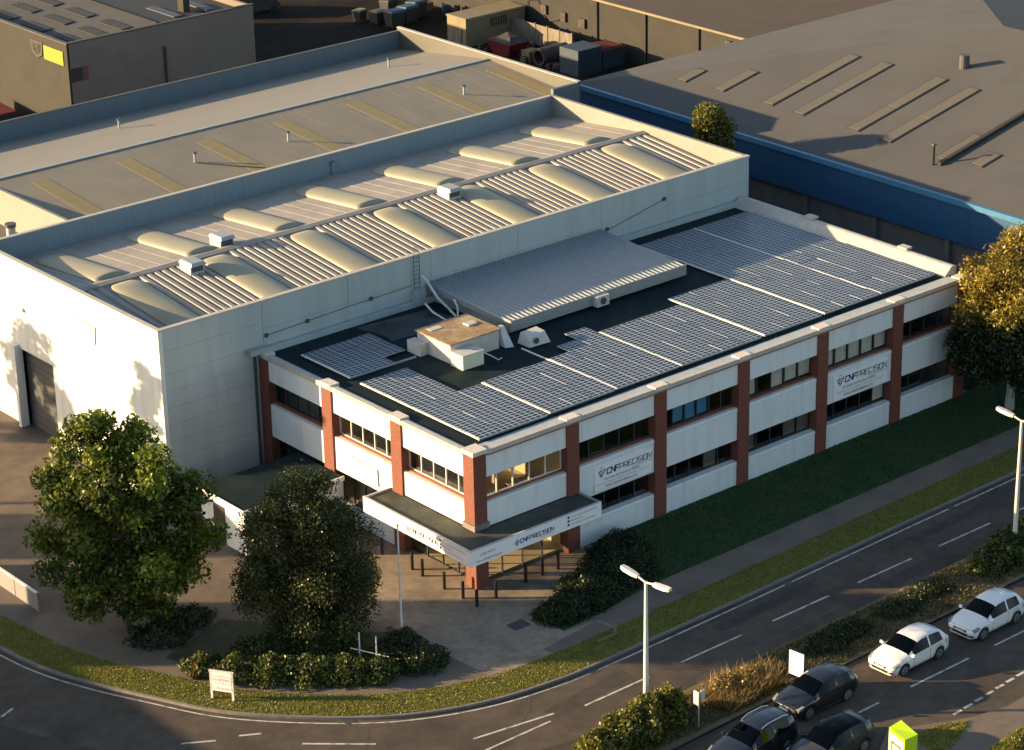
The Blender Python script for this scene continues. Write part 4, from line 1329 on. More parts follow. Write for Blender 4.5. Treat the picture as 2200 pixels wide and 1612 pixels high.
MB().hexa([(63.6, 73.1, 1.303), (65.6, 73.1, 1.303), (65.6, 76.1, 1.303), (63.6, 76.1, 1.303)], [(64.2, 73.8, 1.7), (65.2, 73.9, 1.6), (65.1, 75.2, 1.8), (64.0, 75.4, 1.5)]).build('load', 'scrap', sk)
bc_ = thing('blue_container', 'dark blue steel container in the yard by the blue roof', 'container', (65.3, 66.0, G))
MB().box(64.0, 66.6, 64.9, 67.2, G, 2.3).build('shell', 'container_blue', bc_)
for k in range(8):
    bbox('corrugation', 'container_blue', bc_, 64.1 + k * .31, 64.25 + k * .31, 64.84, 64.898, G, 2.25)
rc = thing('red_container', 'low container with a red top beside the dark blue one', 'container', (68.2, 66.3, G))
bbox('shell', 'container_blue', rc, 67.0, 69.4, 65.2, 67.4, G, 1.7)
MB().hexa([(66.9, 65.1, 1.703), (69.5, 65.1, 1.703), (69.5, 67.5, 1.703), (66.9, 67.5, 1.703)], [(67.1, 65.3, 1.95), (69.3, 65.3, 1.8), (69.3, 67.3, 1.8), (67.1, 67.3, 1.95)]).build('cover', 'old_red', rc)
pp = thing('concrete_pipe', 'big brown pipe section lying in the rear yard', 'pipe', (65.6, 69.9, G))
p_ = MB()
for k in range(16):
    a, b = 2 * math.pi * k / 16, 2 * math.pi * (k + 1) / 16
    P = lambda t, r, x: (x, 69.9 + math.cos(t) * r, .8 + math.sin(t) * r)
    p_.add([P(a, .75, 64), P(b, .75, 64), P(b, .75, 67), P(a, .75, 67), P(a, .58, 64), P(b, .58, 64), P(b, .58, 67), P(a, .58, 67)], [(0, 1, 2, 3), (7, 6, 5, 4), (0, 4, 5, 1), (3, 2, 6, 7)])
p_.build('pipe_wall', 'scrap', pp)
jm = MB()
for k in range(70):
    x, y = random.uniform(63.5, 68), random.uniform(67.8, 78)
    s = random.uniform(.12, .45)
    jm.box(x, x + s * random.uniform(.5, 2), y, y + s * random.uniform(.5, 2), G, G + s * random.uniform(.4, 1.6))
jm.build('scrap_heap', ['scrap'], kind='stuff')

def pallets(x, y, n, label):
    t = thing('pallet_stack', label, 'pallets', (x, y, G), 'pallet stacks in the rear yard')
    for k in range(n):
        bbox('pallet', 'wood', t, x - .6, x + .6, y - .5, y + .5, G + k * .16, G + k * .16 + .12)


pallets(66.9, 92.6, 8, 'tall pallet stack behind the bins')
pallets(68.6, 91.0, 5, 'low pallet stack between the bins and the cabin')
pallets(64.6, 71.6, 6, 'pallet stack beside the brown pipe section')
for x, y, m_, lab in ((69.0, 88.5, 'container_blue', 'blue drum nearest the bins in the rear yard'), (69.6, 87.6, 'scrap', 'rusty drum right of the blue drum in the rear yard'), (66.0, 76.9, 'bin_lid_blue', 'pale blue drum between the cabin and the red skip')):
    t = thing('drum', lab, 'drum', (x, y, G), 'drums in the rear yard')
    MB().cyl(x, y, G, G + .9, .3, .3, 14).build('shell', m_, t)
    MB().tube([(x, y, G + .4), (x, y, G + .44)], .315, 14).build('hoop', m_, t)
dv = thing('dark_van', 'dark van parked at the top edge of the rear yard', 'van', (57, 101, 0))
MB().hexa([(54.4, 100.2, .4), (59.4, 100.2, .4), (59.4, 102.2, .4), (54.4, 102.2, .4)], [(54.6, 100.3, 2.0), (58.2, 100.3, 2.0), (58.2, 102.1, 2.0), (54.6, 102.1, 2.0)]).build('body', 'scrap', dv)
MB().hexa([(58.3, 100.4, 1.2), (59.2, 100.4, 1.1), (59.2, 102, 1.1), (58.3, 102, 1.2)], [(58.25, 100.45, 1.9), (58.4, 100.45, 1.85), (58.4, 101.95, 1.85), (58.25, 101.95, 1.9)]).build('windscreen', 'slate', dv)
for x in (55.4, 58.4):
    MB().tube([(x, 100.1, .36), (x, 100.3, .36)], .36, 12).build('wheel', 'tyre', dv)

# entrance extension between the trees
ex = thing('entrance_block', 'low flat roofed white extension against the office and warehouse', 'building', (-3, 14, 0))
bbox('wall', 'panel_white', ex, -6.25, -6.05, 10.8, 14.8, G, 2.45)
bbox('wall', 'panel_white', ex, -6.05, -.05, 10.8, 11.0, G, 2.45)
bbox('roof', 'membrane', ex, -6.3, -.03, 10.75, 14.95, 2.453, 2.62)
bbox('roof_trim', 'panel_white', ex, -6.36, -6.303, 10.7, 14.95, 2.42, 2.68)
bbox('roof_trim', 'panel_white', ex, -6.303, -.03, 10.69, 10.748, 2.42, 2.68)
bbox('door', 'frame_dark', ex, -6.29, -6.253, 12.6, 13.6, G, 2.2)

# ------------------------------------------------------------------ trees and shrubs
def tree(name, label, x, y, h, rad, leaf, seed, nclump=46, nleaf=800, lsize=.15, base=.25, bark='bark', sq=1.0, shape=1.0, skirt_low=False, droop=0.0, cat='tree', leaf2=None, split=0.5, trunk_r=.22, cone=0.0, lobes=None):
    rg = np.random.default_rng(seed)
    t = thing(name, label, cat, (x, y, G))
    zc = h * (base + (1 - base) * .5)
    rz = h * (1 - base) * .5
    cs, rads = [], []
    RV = np.array([.77, -.638, 0]), np.array([.638, .77, 0])
    if lobes:
        w_ = np.array([l[2] ** 2 for l in lobes])
        w_ /= w_.sum()
    while len(cs) < nclump:
        p = rg.normal(size=3)
        p /= np.linalg.norm(p)
        if lobes:
            du, zl, rl, dv = lobes[rg.choice(len(lobes), p=w_)]
            q = np.array([x, y, G + zl]) + RV[0] * du + RV[1] * dv + p * rl * rg.uniform(.45, 1.0) * np.array([1, 1, .9])
            cs.append(q)
            rads.append(rg.uniform(.38, .95))
            continue
        rr_ = rg.uniform(.35, 1.0) ** .6
        q = p * rr_
        if skirt_low and q[2] < 0:
            q[2] = max(-1.0, q[2] * 1.5)
        w = rad * (1.0 - .35 * max(0, q[2]) ** 1.5 * shape - (.15 * max(0, -q[2]) if not skirt_low else 0)) * (1 - cone * max(0, q[2] + .15) - cone * .8 * max(0, -q[2] - .35))
        cs.append((x + q[0] * w * .86, y + q[1] * w * .86 * sq, G + zc + q[2] * rz * .90))
        rads.append(rad * rg.uniform(.15, .32))
    cs = np.array(cs)
    C, T = [], []
    for c, rr in zip(cs, rads):
        n = int(nleaf * (rr / (.24 * rad)) ** 2 * rg.uniform(.55, 1.2))
        d = rg.normal(size=(n, 3))
        d /= np.linalg.norm(d, axis=1)[:, None]
        rl = rr * rg.uniform(0.15, 1.45, (n, 1)) ** .7
        q = c + d * rl * np.array([1, 1, .75])
        q[:, 2] -= droop * rl[:, 0] * rg.uniform(0, 1, n)
        C.append(q)
        T.append(np.full(n, rg.uniform(-.42, .35)))
    C, T = np.concatenate(C), np.concatenate(T)
    ok = C[:, 2] > G + .12
    C, T = C[ok], T[ok]
    if leaf2:
        up = C[:, 2] > G + h * split + rg.normal(size=len(C)) * .35
        np_mesh('crown', leaf_quads(C[up], lsize, rg), 4, leaf, t, tone=T[up])
        np_mesh('crown', leaf_quads(C[~up], lsize, rg), 4, leaf2, t, label='dark green lower crown', tone=T[~up])
    else:
        np_mesh('crown', leaf_quads(C, lsize, rg), 4, leaf, t, tone=T)
    tr = MB()
    tr.tube([(x, y, 0), (x + .03 * h * .2, y, h * .25), (x + .02 * h, y + .02 * h, h * .55), (x, y, h * .85)], [trunk_r, trunk_r * .8, trunk_r * .5, .05], 8)
    tr.build('trunk', bark, t)
    br = MB()
    for c in cs[::3]:
        z0 = min(c[2] * .75, h * .7)
        z0 = max(z0, h * .15)
        br.tube([(x, y, z0), ((x + c[0]) / 2, (y + c[1]) / 2, (z0 + c[2]) / 2 + .2), tuple(c)], [.07, .05, .02], 5, False)
    br.build('limbs', bark, t)
    return t


tree('maple_tree', 'big bushy green tree at the left with sunlit crown top', -15.0, 8.2, 11.0, 4.9, 'leaf_maple', 11, 175, 1100, .135, .02,
     lobes=[(.1, 10.99, 1.27, 0), (-.3, 9.36, 2.33, .3), (1.2, 8.42, 2.12, -.3), (-1.6, 7.72, 2.01, 0), (.3, 7.02, 3.07, 0), (2.9, 6.55, 1.59, .4), (3.4, 4.92, 1.38, 0), (-3.7, 4.33, 1.22, .2), (-2.2, 5.03, 1.91, -.6), (.6, 4.68, 3.29, 0), (2.2, 3.51, 1.80, 0), (-.4, 2.58, 2.23, -.3), (1.3, 1.75, 1.48, 0), (-1.2, 1.41, 1.27, .3)])
tree('birch_tree', 'olive green tree in front of the office entrance', -9.1, 1.5, 9.4, 3.65, 'leaf_birch', 12, 170, 1150, .075, .02, droop=.7,
     lobes=[(.2, 8.4, 1.0, 0), (-.2, 7.1, 1.7, 0), (.8, 6.2, 1.8, .3), (-1.1, 5.4, 1.8, -.2), (1.3, 4.6, 2.0, 0), (-.3, 4.0, 2.6, 0), (2.5, 3.4, 1.1, .2), (-2.1, 3.2, 1.2, 0), (.6, 2.2, 2.3, -.3), (-1.0, 1.5, 1.5, 0), (1.6, 1.4, 1.2, .2)])
tree('golden_tree', 'tree with golden upper crown and dark green skirt by the office end', 36.6, -3.1, 11.3, 4.0, 'leaf_gold', 13, 150, 900, .11, .05,
     lobes=[(.2, 9.6, 1.3, 0), (-.8, 8.4, 1.8, 0), (1.4, 8.3, 1.9, 0), (-1.5, 7.0, 1.7, .2), (.3, 6.6, 2.5, -.2), (2.6, 6.8, 1.8, 0), (-2.6, 4.4, 1.3, 0), (-.8, 4.6, 2.3, 0), (1.6, 4.2, 2.4, 0), (-1.6, 2.9, 1.5, .3), (.4, 2.4, 1.6, 0), (2.4, 2.2, 1.5, 0)], bark='bark_pale', leaf2='leaf_dark', split=.52, trunk_r=.3, droop=.6)
tree('alley_tree', 'small yellow green tree between the warehouse and the blue wall', 42.2, 27.0, 10.4, 1.7, 'leaf_yellow', 14, 40, 260, .12, .42, lobes=[(-.2, 9.6, .3, 0), (-.3, 9.0, .5, 0), (.4, 8.7, .5, 0), (0, 7.9, .7, 0), (.4, 7.0, .7, 0), (-.4, 6.6, .6, 0)])
# trees and added shade-casting blocks across the side road, beyond the left of the picture, whose shadows fall into it
tree('roadside_tree', 'tall tree across the side road left of the view, farther from the camera', -27, 49.5, 13.2, 3.0, 'leaf_maple', 15, 26, 330, .2, .25)
tree('roadside_tree', 'tall tree across the side road left of the view, nearer the camera', -27, 37.5, 14.4, 2.5, 'leaf_maple', 16, 22, 260, .2, .35)
wk = thing('shade_blocks', 'unseen brick blocks beyond the left of the view, added to cast shade', 'building', (-46, 28, 0))
bbox('wall', 'blocker_brick', wk, -44, -40, 28.6, 33.6, 0, 14.8)  # tower added to shade the trees at lower left
bbox('wall', 'blocker_brick', wk, -44, -40, 43.6, 47.2, 0, 12.0)  # block added to shade the entrance extension and left yard
bbox('wall', 'blocker_brick', wk, -54, -40, -2, 25.09, 0, 6.1)  # low wing inferred from the shade across the side road
bbox('roof', 'dimmed_roof', wk, -44.1, -39.9, 28.5, 33.7, 14.803, 14.95)


def shrub(name, label, cat, spots, leaf, seed, dens=420, lsize=.09, group=None, core=True):
    """spots: (x, y, z0, rx, ry, rz) mounds"""
    rg = np.random.default_rng(seed)
    t = thing(name, label, cat, (spots[0][0], spots[0][1], G), group)
    C = []
    for (x, y, z0, rx, ry, rz) in spots:
        n = int(dens * (rx * ry + rz * (rx + ry)) * 1.6)
        d = rg.normal(size=(n, 3))
        d[:, 2] = np.abs(d[:, 2])
        d /= np.linalg.norm(d, axis=1)[:, None]
        bump = 1 + .13 * np.sin(d[:, 0] * 7 + x * 3) * np.sin(d[:, 1] * 6 + y * 2) + .10 * np.sin(d[:, 2] * 9 + x)
        r = rg.uniform(.72, 1.05, n) * bump
        C.append(np.column_stack([x + d[:, 0] * rx * r, y + d[:, 1] * ry * r, z0 + d[:, 2] * rz * r]))
    C = np.concatenate(C)
    T = .35 * np.sin(C[:, 0] * 3.1 + 1.3 * np.sin(C[:, 1] * 2.3)) * np.sin(C[:, 1] * 2.7 + C[:, 2] * 3) + rg.normal(size=len(C)) * .12
    np_mesh('foliage', leaf_quads(C, lsize, rg), 4, leaf, t, tone=T)
    st = MB()
    for (x, y, z0, rx, ry, rz) in spots:
        for k in range(4):
            a = rg.uniform(0, 6.28)
            st.tube([(x, y, 0), (x + math.cos(a) * rx * .5, y + math.sin(a) * ry * .5, z0 + rz * .6)], [.03, .015], 5, False)
    st.build('stems', 'bark', t, kind='stuff')
    return t


shrub('low_hedge', 'long low hedge along the bend in front of the trees', 'hedge',
      [(-14.5, 2.4, G, 1.0, 1.0, .8), (-13.6, 1.0, G, 1.1, 1.1, .85), (-12.5, -.3, G, 1.2, 1.1, .9), (-11.3, -1.5, G, 1.2, 1.2, .95), (-10.1, -2.6, G, 1.2, 1.2, .9), (-8.9, -3.5, G, 1.1, 1.1, .8), (-11.6, 1.9, G, 1.5, 1.5, .6), (-9.4, -.2, G, 1.6, 1.5, .6)], 'leaf_hedge', 21, 420, .085)
shrub('red_shrub', 'patch of reddish leaves at the left end of the low hedge', 'shrub', [(-14.9, 2.2, G, .55, .5, .6)], 'leaf_red', 22, 380, .07)
shrub('juniper', 'dark spreading juniper mound at the right end of the low hedge', 'shrub',
      [(-6.6, -3.9, G, 1.4, 1.3, .75), (-7.5, -2.7, G, 1.2, 1.1, .7), (-6.4, -2.3, G, 1.1, 1.2, .9)], 'leaf_dark', 23, 480, .07)
shrub('dark_hedge', 'broad dark hedge mass on the bank right of the forecourt', 'hedge',
      [(1.2, -4.7, G, 1.2, 1.1, .7), (2.6, -4.5, G, 1.5, 1.4, .75), (4.2, -3.9, G, 1.7, 1.7, .8), (5.8, -3.3, G, 1.7, 1.8, .85), (7.2, -2.7, G, 1.6, 1.9, .9), (8.3, -1.6, G, 1.4, 1.3, .95), (6.9, -4.2, G, 1.2, 1.0, .55)], 'leaf_dark', 24, 620, .07)
shrub('laurel_bush', 'sunlit yellow green laurel bush at the foot of the lamp', 'shrub',
      [(-5.9, -15.6, G, 1.1, 1.0, 1.0), (-4.6, -15.6, G, 1.2, 1.1, 1.3), (-3.4, -15.6, G, 1.2, 1.2, 1.5), (-2.4, -15.2, G, 1.1, 1.1, 1.5), (-1.5, -15.4, G, .9, 1.0, 1.5)], 'leaf_yellow', 25, 560, .10)
shrub('reservation_shrub', 'dark shrub on the reservation behind the nearer white car', 'shrub', [(8.6, -15.4, G, 1.4, .9, .5), (10.4, -15.2, G, 1.2, .9, .45)], 'leaf_dark', 26, 330, .08, 'shrubs along the central reservation')
shrub('reservation_shrub', 'low dark shrub on the reservation behind the farther white car', 'shrub', [(13.8, -15.3, G, 1.4, .8, .38), (16.2, -15.1, G, 1.5, .8, .34)], 'leaf_dark', 27, 300, .08, 'shrubs along the central reservation')
shrub('reservation_shrub', 'tall leafy shrub around the foot of the right hand lamp', 'shrub', [(20.6, -15.3, G, 1.3, 1.0, .9), (22.2, -15.1, G, 1.4, 1.1, 1.4), (23.9, -14.9, G, 1.4, 1.1, 1.5), (25.6, -14.8, G, 1.4, 1.1, 1.3)], 'leaf_hedge', 28, 380, .10, 'shrubs along the central reservation')
shrub('reservation_shrub', 'straw coloured bush on the reservation left of the white board', 'shrub', [(2.2, -15.4, G, 1.0, .8, .8), (3.6, -15.4, G, 1.0, .8, .7)], 'grass_dry', 29, 330, .08, 'shrubs along the central reservation')
shrub('trunk_ivy', 'dark undergrowth beneath the big left tree', 'shrub', [(-14.2, 6.4, G, 1.7, 1.4, .7), (-12.2, 7.0, G, 1.2, 1.2, .5)], 'leaf_dark', 30, 260, .09)
shrub('corner_shrub', 'low sunlit shrub at the bottom right corner of the pavement', 'shrub', [(8.6, -27.4, G, .9, .5, .5)], 'leaf_yellow', 31, 300, .08)

# ------------------------------------------------------------------ street furniture
def street_lamp(x, y, h, label, heads):
    t = thing('street_lamp', label, 'street lamp', (x, y, 0), 'street lamps on the central reservation')
    MB().tube([(x, y, 0), (x, y, 1.2), (x, y, h)], [.15, .13, .075], 10).build('post', 'lamp_paint', t)
    for sx, sy in heads:
        a = MB().tube([(x, y, h - .05), (x + sx * .35, y + sy * .35, h + .03), (x + sx * .6, y + sy * .6, h + .08)], .045, 6).build('arm', 'lamp_paint', t)
        d = Vector((sx, sy, 0)).normalized()
        n = Vector((-d.y, d.x, 0))
        o = Vector((x, y, h + .06)) + d * .5
        pts = []
        for (u, w) in ((0, .10), (.25, .17), (.8, .19), (1.05, .12)):
            pts.append((u, w))
        mb = MB()
        lo, hi = [], []
        for u, w in pts:
            c = o + d * u + Vector((0, 0, u * .10))
            mb.v += [tuple(c + n * w - Vector((0, 0, .05))), tuple(c - n * w - Vector((0, 0, .05))), tuple(c - n * w * .7 + Vector((0, 0, .09))), tuple(c + n * w * .7 + Vector((0, 0, .09)))]
        for i in range(3):
            for k in range(4):
                mb.f.append((i * 4 + k, i * 4 + (k + 1) % 4, (i + 1) * 4 + (k + 1) % 4, (i + 1) * 4 + k))
        mb.f += [(0, 1, 2, 3), (12, 13, 14, 15)]
        mb.m = [0] * len(mb.f)
        mb.build('lantern', 'lamp_paint', t)
    return t


street_lamp(-1.95, -14.35, 6.72, 'pale twin armed street lamp rising out of the laurel bush', [(0, 1), (0, -1)])
street_lamp(22.4, -15.2, 7.5, 'pale street lamp at the right edge behind the leafy shrub', [(0, 1), (0, -1)])
fp = thing('flagpole', 'tall white flagpole beside the juniper in front of the canopy', 'flagpole', (-6.0, -1.75, 0))
MB().tube([(-6, -1.75, 0), (-6, -1.75, 6.2)], [.06, .035], 8).build('pole', 'frame_white', fp)
MB().cyl(-6, -1.75, 6.2, 6.32, .06).build('finial', 'frame_white', fp)
fp2 = thing('flagpole', 'white flagpole half hidden by the olive green tree', 'flagpole', (-6.8, .4, 0))
MB().tube([(-6.8, .4, 0), (-6.8, .4, 6.2)], [.06, .035], 8).build('pole', 'frame_white', fp2)

bp = thing('bollard', 'black bollard behind the canopy text, leftmost of the row', 'bollard', (0, 0, G), 'black bollards round the entrance')
ORG[bp.name] = (0, 0, 0)
MB().cyl(0, 0, 0, .86, .085, .085, 12).build('post', 'black_paint', bp)
MB().tube([(0, 0, .86), (0, 0, .93), (0, 0, .96)], [.085, .075, .03], 12).build('cap', 'black_paint', bp)
bols = [(-1.02, 6.34, 'black bollard nearest the olive tree, at the far left of the entrance row'), (-.94, 3.95, 'black bollard just right of the white flagpole'),
        (-1.01, 3.04, 'black bollard second right of the white flagpole'), (-1.08, 1.2, 'black bollard below the left fascia, left of the corner column'),
        (-1.02, -.19, 'black bollard just left of the brick corner column foot'), (-1.07, -1.33, 'black bollard standing farthest forward, at the corner of the row'),
        (.18, -1.28, 'black bollard just right of the brick corner column foot'), (2.38, -.94, 'black bollard in front of the sunlit lobby glass'),
        (3.48, -.91, 'black bollard before the dark lobby glass'), (4.49, -.94, 'black bollard nearest the dark hedge, at the right end of the row')]
for i, (x, y, lab) in enumerate(bols):
    o = bp if i == 0 else copy_tree(bp)
    o.location = (x, y, G)
    o['label'] = lab

es = thing('estate_sign', 'white framed estate board on two posts on the grass bend', 'sign', (-15.45, -.55, G))
A, B = Vector((-15.72, -.12, 0)), Vector((-15.16, -1.0, 0))
d = (B - A).normalized()
nn = Vector((d.y, -d.x, 0))
for p in (A, B):
    q = p - d * .05
    r = p + d * .05
    MB().hexa([q, r, r - nn * .08, q - nn * .08], [v + Vector((0, 0, 1.55)) for v in (q, r, r - nn * .08, q - nn * .08)]).build('post', 'frame_white', es)
MB().hexa([A + Vector((0, 0, .55)), B + Vector((0, 0, .55)), B - nn * .05 + Vector((0, 0, .55)), A - nn * .05 + Vector((0, 0, .55))],
          [A + Vector((0, 0, 1.5)), B + Vector((0, 0, 1.5)), B - nn * .05 + Vector((0, 0, 1.5)), A - nn * .05 + Vector((0, 0, 1.5))]).build('board', 'sign_white', es)
MB().hexa([A - d * .08 + Vector((0, 0, 1.5)), B + d * .08 + Vector((0, 0, 1.5)), B + d * .08 - nn * .1 + Vector((0, 0, 1.5)), A - d * .08 - nn * .1 + Vector((0, 0, 1.5))],
          [A - d * .08 + Vector((0, 0, 1.58)), B + d * .08 + Vector((0, 0, 1.58)), B + d * .08 - nn * .1 + Vector((0, 0, 1.58)), A - d * .08 - nn * .1 + Vector((0, 0, 1.58))]).build('top_rail', 'frame_white', es)
if nn.dot(Vector((-.6, -.77, 0))) < 0:
    nn = -nn
fs_ = lambda u, z: (A + d * u + nn * .058 * (1 if True else 0) + Vector((0, 0, z)), d, Vector((0, 0, 1)), nn, .004)
for k, (w, m_, z, s) in enumerate(((.7, 'ink_pale', 1.3, 'Unit To'), (.8, 'ink_red', 1.12, 'INDUSTRIAL'), (.7, 'ink_pale', .95, 'TO LET'), (.78, 'ink_grey', .68, '01202 400100'))):
    font_mesh(s, .17, fs_(.12, z), 'lettering', m_, es, w)

sb = thing('site_barrier', 'low pale barrier wall at the left edge by the big tree', 'barrier', (-17.2, 15, G))
for a, b in ((12.8, 14.9), (14.96, 17.1), (17.16, 19.4)):
    bbox('barrier_panel', 'barrier_grey', sb, -17.25, -17.17, a, b, G, 1.05)
    bbox('cap_rail', 'frame_white', sb, -17.28, -17.14, a, b, 1.053, 1.10)
bbox('post', 'barrier_grey', sb, -17.28, -17.14, 12.65, 12.797, 0, 1.12)

hr = thing('hedge_rail', 'pair of thin white posts with a cross rail in the low hedge', 'posts', (-8.3, -2.2, G))
for x, y in ((-8.5, -1.75), (-8.15, -2.6)):
    MB().cyl(x, y, 0, 1.55, .035).build('post', 'frame_white', hr)
MB().tube([(-8.7, -1.3, .62), (-7.9, -3.2, .62)], .03, 6).build('rail', 'frame_white', hr)

wbd = thing('advert_board', 'blank white sunlit board on the reservation behind the black car', 'board', (5.0, -17.0, G))
Q = [Vector((4.86, -16.6, 0)), Vector((4.96, -17.4, 0))]
dd = (Q[1] - Q[0]).normalized()
nw = Vector((-dd.y, dd.x, 0)) * .05
MB().hexa([Q[0] + Vector((0, 0, .55)), Q[1] + Vector((0, 0, .55)), Q[1] + nw + Vector((0, 0, .55)), Q[0] + nw + Vector((0, 0, .55))],
          [Q[0] + Vector((0, 0, 1.75)), Q[1] + Vector((0, 0, 1.75)), Q[1] + nw + Vector((0, 0, 1.75)), Q[0] + nw + Vector((0, 0, 1.75))]).build('board', 'sign_white', wbd)
for q in Q:
    MB().cyl(q.x + .03, q.y, 0, .56, .04).build('post', 'wood', wbd)
MB().tube([(4.3, -16.6, .25), (5.2, -17.5, .3)], .05, 6).build('rail', 'wood', wbd)

ss = thing('verge_sign', 'small yellowish plate on a thin post on the dry reservation', 'sign', (-1.07, -16.83, G))
MB().cyl(-1.07, -16.83, 0, 1.9, .035).build('post', 'grey_metal', ss)
MB().box(-1.25, -1.2, -16.98, -16.68, 1.35, 2.0).build('plate', 'cream', ss)
MB().box(-1.04, -.82, -16.95, -16.9, 1.45, 2.0).build('plate', 'unit_white', ss)

py_ = thing('totem_sign', 'lime green totem sign with a brown crest at the bottom right', 'sign', (2.2, -26, G))
T0, T1, T2, T3 = (1.97, -25.25), (1.72, -26.35), (2.42, -26.45), (2.6, -25.35)
ex_ = lambda p, k: (p[0], p[1], k)
MB().hexa([ex_(p, 0) for p in (T0, T1, T2, T3)], [ex_(T0, 2.6), ex_(T1, 2.55), ex_(T2, 2.6), ex_(T3, 2.75)]).build('body', 'lime', py_)
td = (Vector((*T1, 0)) - Vector((*T0, 0))).normalized()
tn = Vector((td.y, -td.x, 0))
if tn.x > 0:
    tn = -tn
tq = lambda u, z, k: Vector((*T0, 0)) + td * u + tn * k + Vector((0, 0, z))
MB().hexa([tq(.06, .3, .004), tq(1.06, .3, .004), tq(1.06, 2.4, .004), tq(.06, 2.45, .004)], [tq(.06, .3, .03), tq(1.06, .3, .03), tq(1.06, 2.4, .03), tq(.06, 2.45, .03)]).build('face', 'cream', py_)
cr_ = MB()
stroke(cr_, [(.28, 2.05), (.88, 2.05), (.85, 1.35), (.58, 1.1), (.31, 1.35), (.28, 2.05)], .09, (Vector((*T0, 0)) + tn * .032, td, Vector((0, 0, 1)), tn, .01))
stroke(cr_, [(.72, 1.75), (.45, 1.75), (.45, 1.45), (.72, 1.45)], .06, (Vector((*T0, 0)) + tn * .032, td, Vector((0, 0, 1)), tn, .01))
cr_.build('crest', 'ink_brown', py_)

mh = tag(MB().box(-1.25, -.3, -4.5, -3.75, G + .011, G + .018).build('manhole_cover', 'steel_dark'), 'dark square manhole cover in the forecourt paving', 'manhole cover')
wp = thing('verge_post', 'short dark timber post and rail on the shaded verge', 'post', (1.95, -8.0, G))
bbox('post', 'wood', wp, 1.9, 2.02, -8.06, -7.94, 0, .55)
bbox('rail', 'wood', wp, .8, 1.897, -8.1, -8.04, .2, .28)

